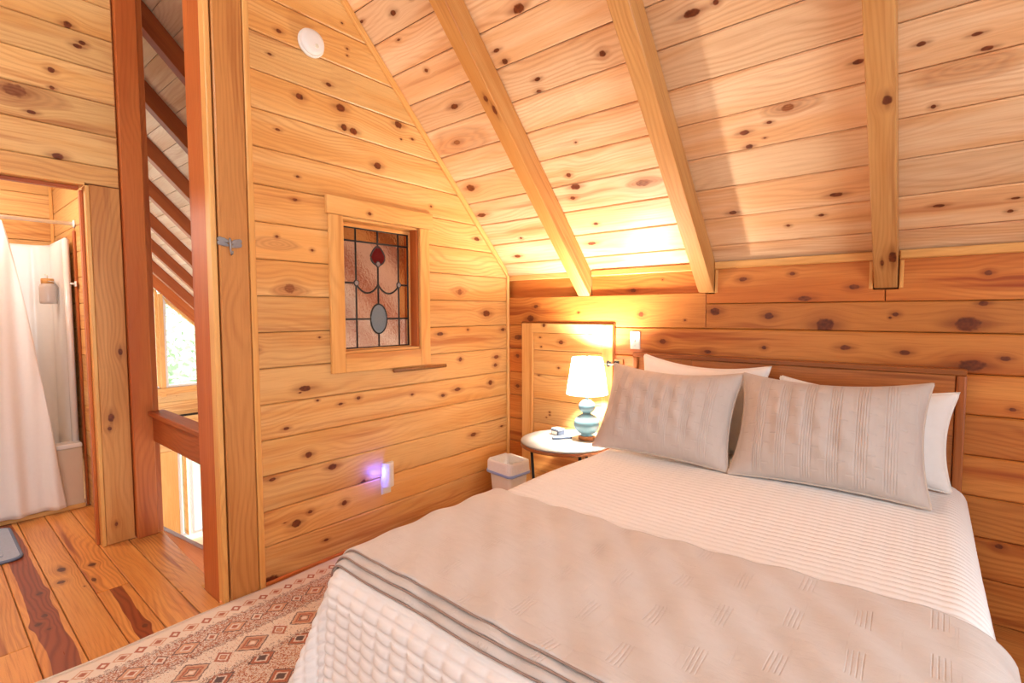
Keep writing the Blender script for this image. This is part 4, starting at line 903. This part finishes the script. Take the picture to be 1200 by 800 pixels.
for rr_, zz in ((.134, .301), (.098, .538)): tube('shade_ring', [(rr_*math.cos(a), rr_*math.sin(a), zz) for a in np.linspace(0, 2*math.pi, 56, endpoint=False)], .0022, M_WHITE, sh_, 6, True)
tube('harp', [(.04*math.sin(a)*1.0, 0, .415-.11*math.cos(a)) for a in np.linspace(0, math.pi, 12)], .0015, M_STEEL, lp, 6)
tube('shade_spider', [(-.098, 0, .528), (0, 0, .526), (.098, 0, .528)], .0015, M_STEEL, lp, 6)
lathe('finial', [(.004, .527), (.009, .535), (.009, .545), (.003, .552)], M_STEEL, lp, seg=16)
M_BULB, t, b = new_mat('bulb'); b.inputs['Emission Color'].default_value = (1, .86, .62, 1); b.inputs['Emission Strength'].default_value = 30
lathe('bulb', [(.012, .341), (.014, .352), (.018, .362), (.018, .372), (.012, .382), (.004, .385)], M_BULB, lp, seg=24)
LL = bpy.data.lights.new('lamp_bulb', 'POINT'); LL.energy = 125; LL.color = (1, .90, .77); LL.shadow_soft_size = .034
LLo = bpy.data.objects.new('lamp_bulb', LL); COL.objects.link(LLo); LLo.location = (LX, LY, TZ+.468)
sb = empty('small_box', (.655, -.245, TZ+.0005), math.radians(-12)); tag(sb, 'small dark blue box with a white side on the side table', 'box')
M_NAVY = plain('navy_plastic', (.06, .085, .14), .35); M_GREYB = plain('blue_grey', (.22, .28, .38), .35)
box('body', -.037, .037, -.028, .028, 0, .030, M_NAVY, sb, .004, seg=2); box('lid', -.039, .039, -.030, .030, .0302, .044, M_GREYB, sb, .005, seg=2); box('label_panel', -.030, .020, -.0295, -.0282, .004, .026, M_WHITE, sb, .0004)
rc = empty('remote_control', (.745, -.33, TZ+.0005), math.radians(52)); tag(rc, 'thin grey remote control lying by the lamp', 'remote')
box('body', -.065, .065, -.020, .020, .0, .015, M_NAVY, rc, .004, seg=2); box('face', -.062, .062, -.018, .018, .0152, .0175, M_GREYB, rc, .001)
for k in range(4):
    for j in (-1, 1): box('button', -.04+k*.022-.005, -.04+k*.022+.005, j*.008-.004, j*.008+.004, .0177, .0195, M_WHITE, rc, .001)
# waste bin
M_BIN = plain('bin_plastic', (.84, .77, .64), .5, noise=.03); M_LINER, t, b = new_mat('bin_liner')
b.inputs['Base Color'].default_value = (.9, .9, .9, 1); b.inputs['Roughness'].default_value = .4; tc = t.n('ShaderNodeTexCoord').outputs['Object']; t.put(b.inputs['Normal'], t.bump(t.noise(tc, 30, 4, .6), .7, .012))
M_DRAW = plain('blue_drawstring', (.30, .43, .80), .45)
tb = empty('waste_bin', (.245, -.285, 0), math.radians(-8)); tag(tb, 'small waste bin with a white liner and blue drawstring in the corner', 'bin')
def rring(hx, hy, r, z, n=6): return [(x, y, z) for x, y in rrect(-hx, hx, -hy, hy, r, n)]
def loft(name, rings, mat, parent, cap0=True, cap1=False):
    k = len(rings[0]); V = [p for r in rings for p in r]; F = []
    for j in range(len(rings)-1):
        for i in range(k): l = (i+1) % k; F.append((j*k+i, j*k+l, (j+1)*k+l, (j+1)*k+i))
    if cap0: F.append(tuple(reversed(range(k))))
    if cap1: F.append(tuple(range((len(rings)-1)*k, len(rings)*k)))
    me = bpy.data.meshes.new(name); me.from_pydata(V, [], F); me.update(); return link(name, me, mat, parent, True)
loft('body', [rring(.095, .075, .03, 0), rring(.098, .078, .03, .004), rring(.122, .100, .035, .325), rring(.118, .096, .033, .325), rring(.093, .073, .03, .01)], M_BIN, tb, True, True)
def wav(ring, amp, ph): return [(x*(1+amp*math.sin(7*math.atan2(y, x)+ph)), y*(1+amp*math.sin(5*math.atan2(y, x)+ph)), z+amp*.12*math.sin(4*math.atan2(y, x)+ph)) for x, y, z in ring]
loft('liner', [wav(rring(.132, .110, .035, .235), .02, 0), wav(rring(.131, .109, .035, .27), .015, 1), wav(rring(.128, .106, .035, .325), .01, 2), rring(.124, .102, .035, .336), rring(.115, .093, .033, .334), wav(rring(.106, .086, .03, .22), .02, 1), wav(rring(.098, .076, .03, .05), .03, 1)], M_LINER, tb, False, True)
lo = tb.children[-1]; random.seed(3)
for v_ in lo.data.vertices: v_.co += Vector((random.uniform(-.004, .004), random.uniform(-.004, .004), random.uniform(-.004, .004)))
lo.data.polygons.foreach_set('use_smooth', [False]*len(lo.data.polygons))
o = loft('drawstring', [wav(rring(.134, .112, .035, .238), .02, 0), wav(rring(.136, .114, .035, .246), .02, 0), wav(rring(.1345, .1125, .035, .258), .018, .2)], M_DRAW, tb, False, False)
md = o.modifiers.new('thickness', 'SOLIDIFY'); md.thickness = .002

# ------------------------------------------------------------------ unseen globe added behind the camera for light from the upper left
pd = empty('added_pendant', (.25, -3.7, 2.95)); tag(pd, 'white glass globe added out of view for light from the upper left', 'lamp')
M_GLOBE, t, b = new_mat('opal_globe'); b.inputs['Base Color'].default_value = (.9, .88, .85, 1); b.inputs['Emission Color'].default_value = (.96, .97, 1, 1); b.inputs['Emission Strength'].default_value = 60
lathe('globe', [(.15*math.sin(a)+.001, -.15*math.cos(a)) for a in np.linspace(.02, math.pi-.25, 20)], M_GLOBE, pd, seg=32)
lathe('cap', [(.05, .146), (.05, .18), (.02, .20)], M_BLACKM, pd, seg=24)
tube('cord', [(0, 0, .2), (0, 0, 1.45)], .005, M_BLACKM, pd, 8)

# ------------------------------------------------------------------ trees outside the far windows
M_LEAF = plain('leaves', (.58, .66, .46), .8, noise=.4, nscale=3); M_BARK = plain('bark', (.18, .12, .08), .9, noise=.3)
def tree(x, y, zb, h, r, label):
    e = empty('tree', (x, y, zb)); tag(e, label, 'tree', 'trees outside the far windows')
    tube('trunk', [(0, 0, 0), (.1, 0, h*.5), (0, .1, h*.8)], [.16, .12, .06], M_BARK, e, 8)
    n = 900; th = rng.uniform(0, 2*math.pi, n); ph = np.arccos(rng.uniform(-1, 1, n)); rr_ = r*rng.uniform(.45, 1, n)**.6
    c = np.stack([rr_*np.sin(ph)*np.cos(th), rr_*np.sin(ph)*np.sin(th), h*.72+1.2*rr_*np.cos(ph)], -1)
    V = []; F = []
    for p in c:
        q_ = rng.normal(size=(3, 3)); q_ /= np.linalg.norm(q_, axis=1)[:, None]; s_ = .22; b0 = len(V)
        V += [tuple(p+s_*q_[0]), tuple(p+s_*q_[1]), tuple(p+s_*q_[2]), tuple(p-s_*q_[0]*.6)]; F += [(b0, b0+1, b0+2), (b0, b0+2, b0+3)]
    me = bpy.data.meshes.new('foliage'); me.from_pydata(V, [], F); me.update(); o = link('foliage', me, M_LEAF, e); tag(o, kind='stuff')
tree(-14.5, 1.2, -3.2, 5.0, 1.9, 'leafy tree outside the trapezoid window'); tree(-19.5, -4.5, -3.2, 6.5, 2.3, 'taller leafy tree farther from the trapezoid window'); tree(-15.0, 6.0, -3.2, 4.5, 1.8, 'leafy tree standing beyond the eaves side')
g = box('ground', -40, -7.65, -25, 25, -3.4, -3.2, plain('grass_ground', (.30, .34, .22), .95, noise=.2, nscale=2), None, 0); tag(g, 'pale green ground outside the far wall', kind='structure')
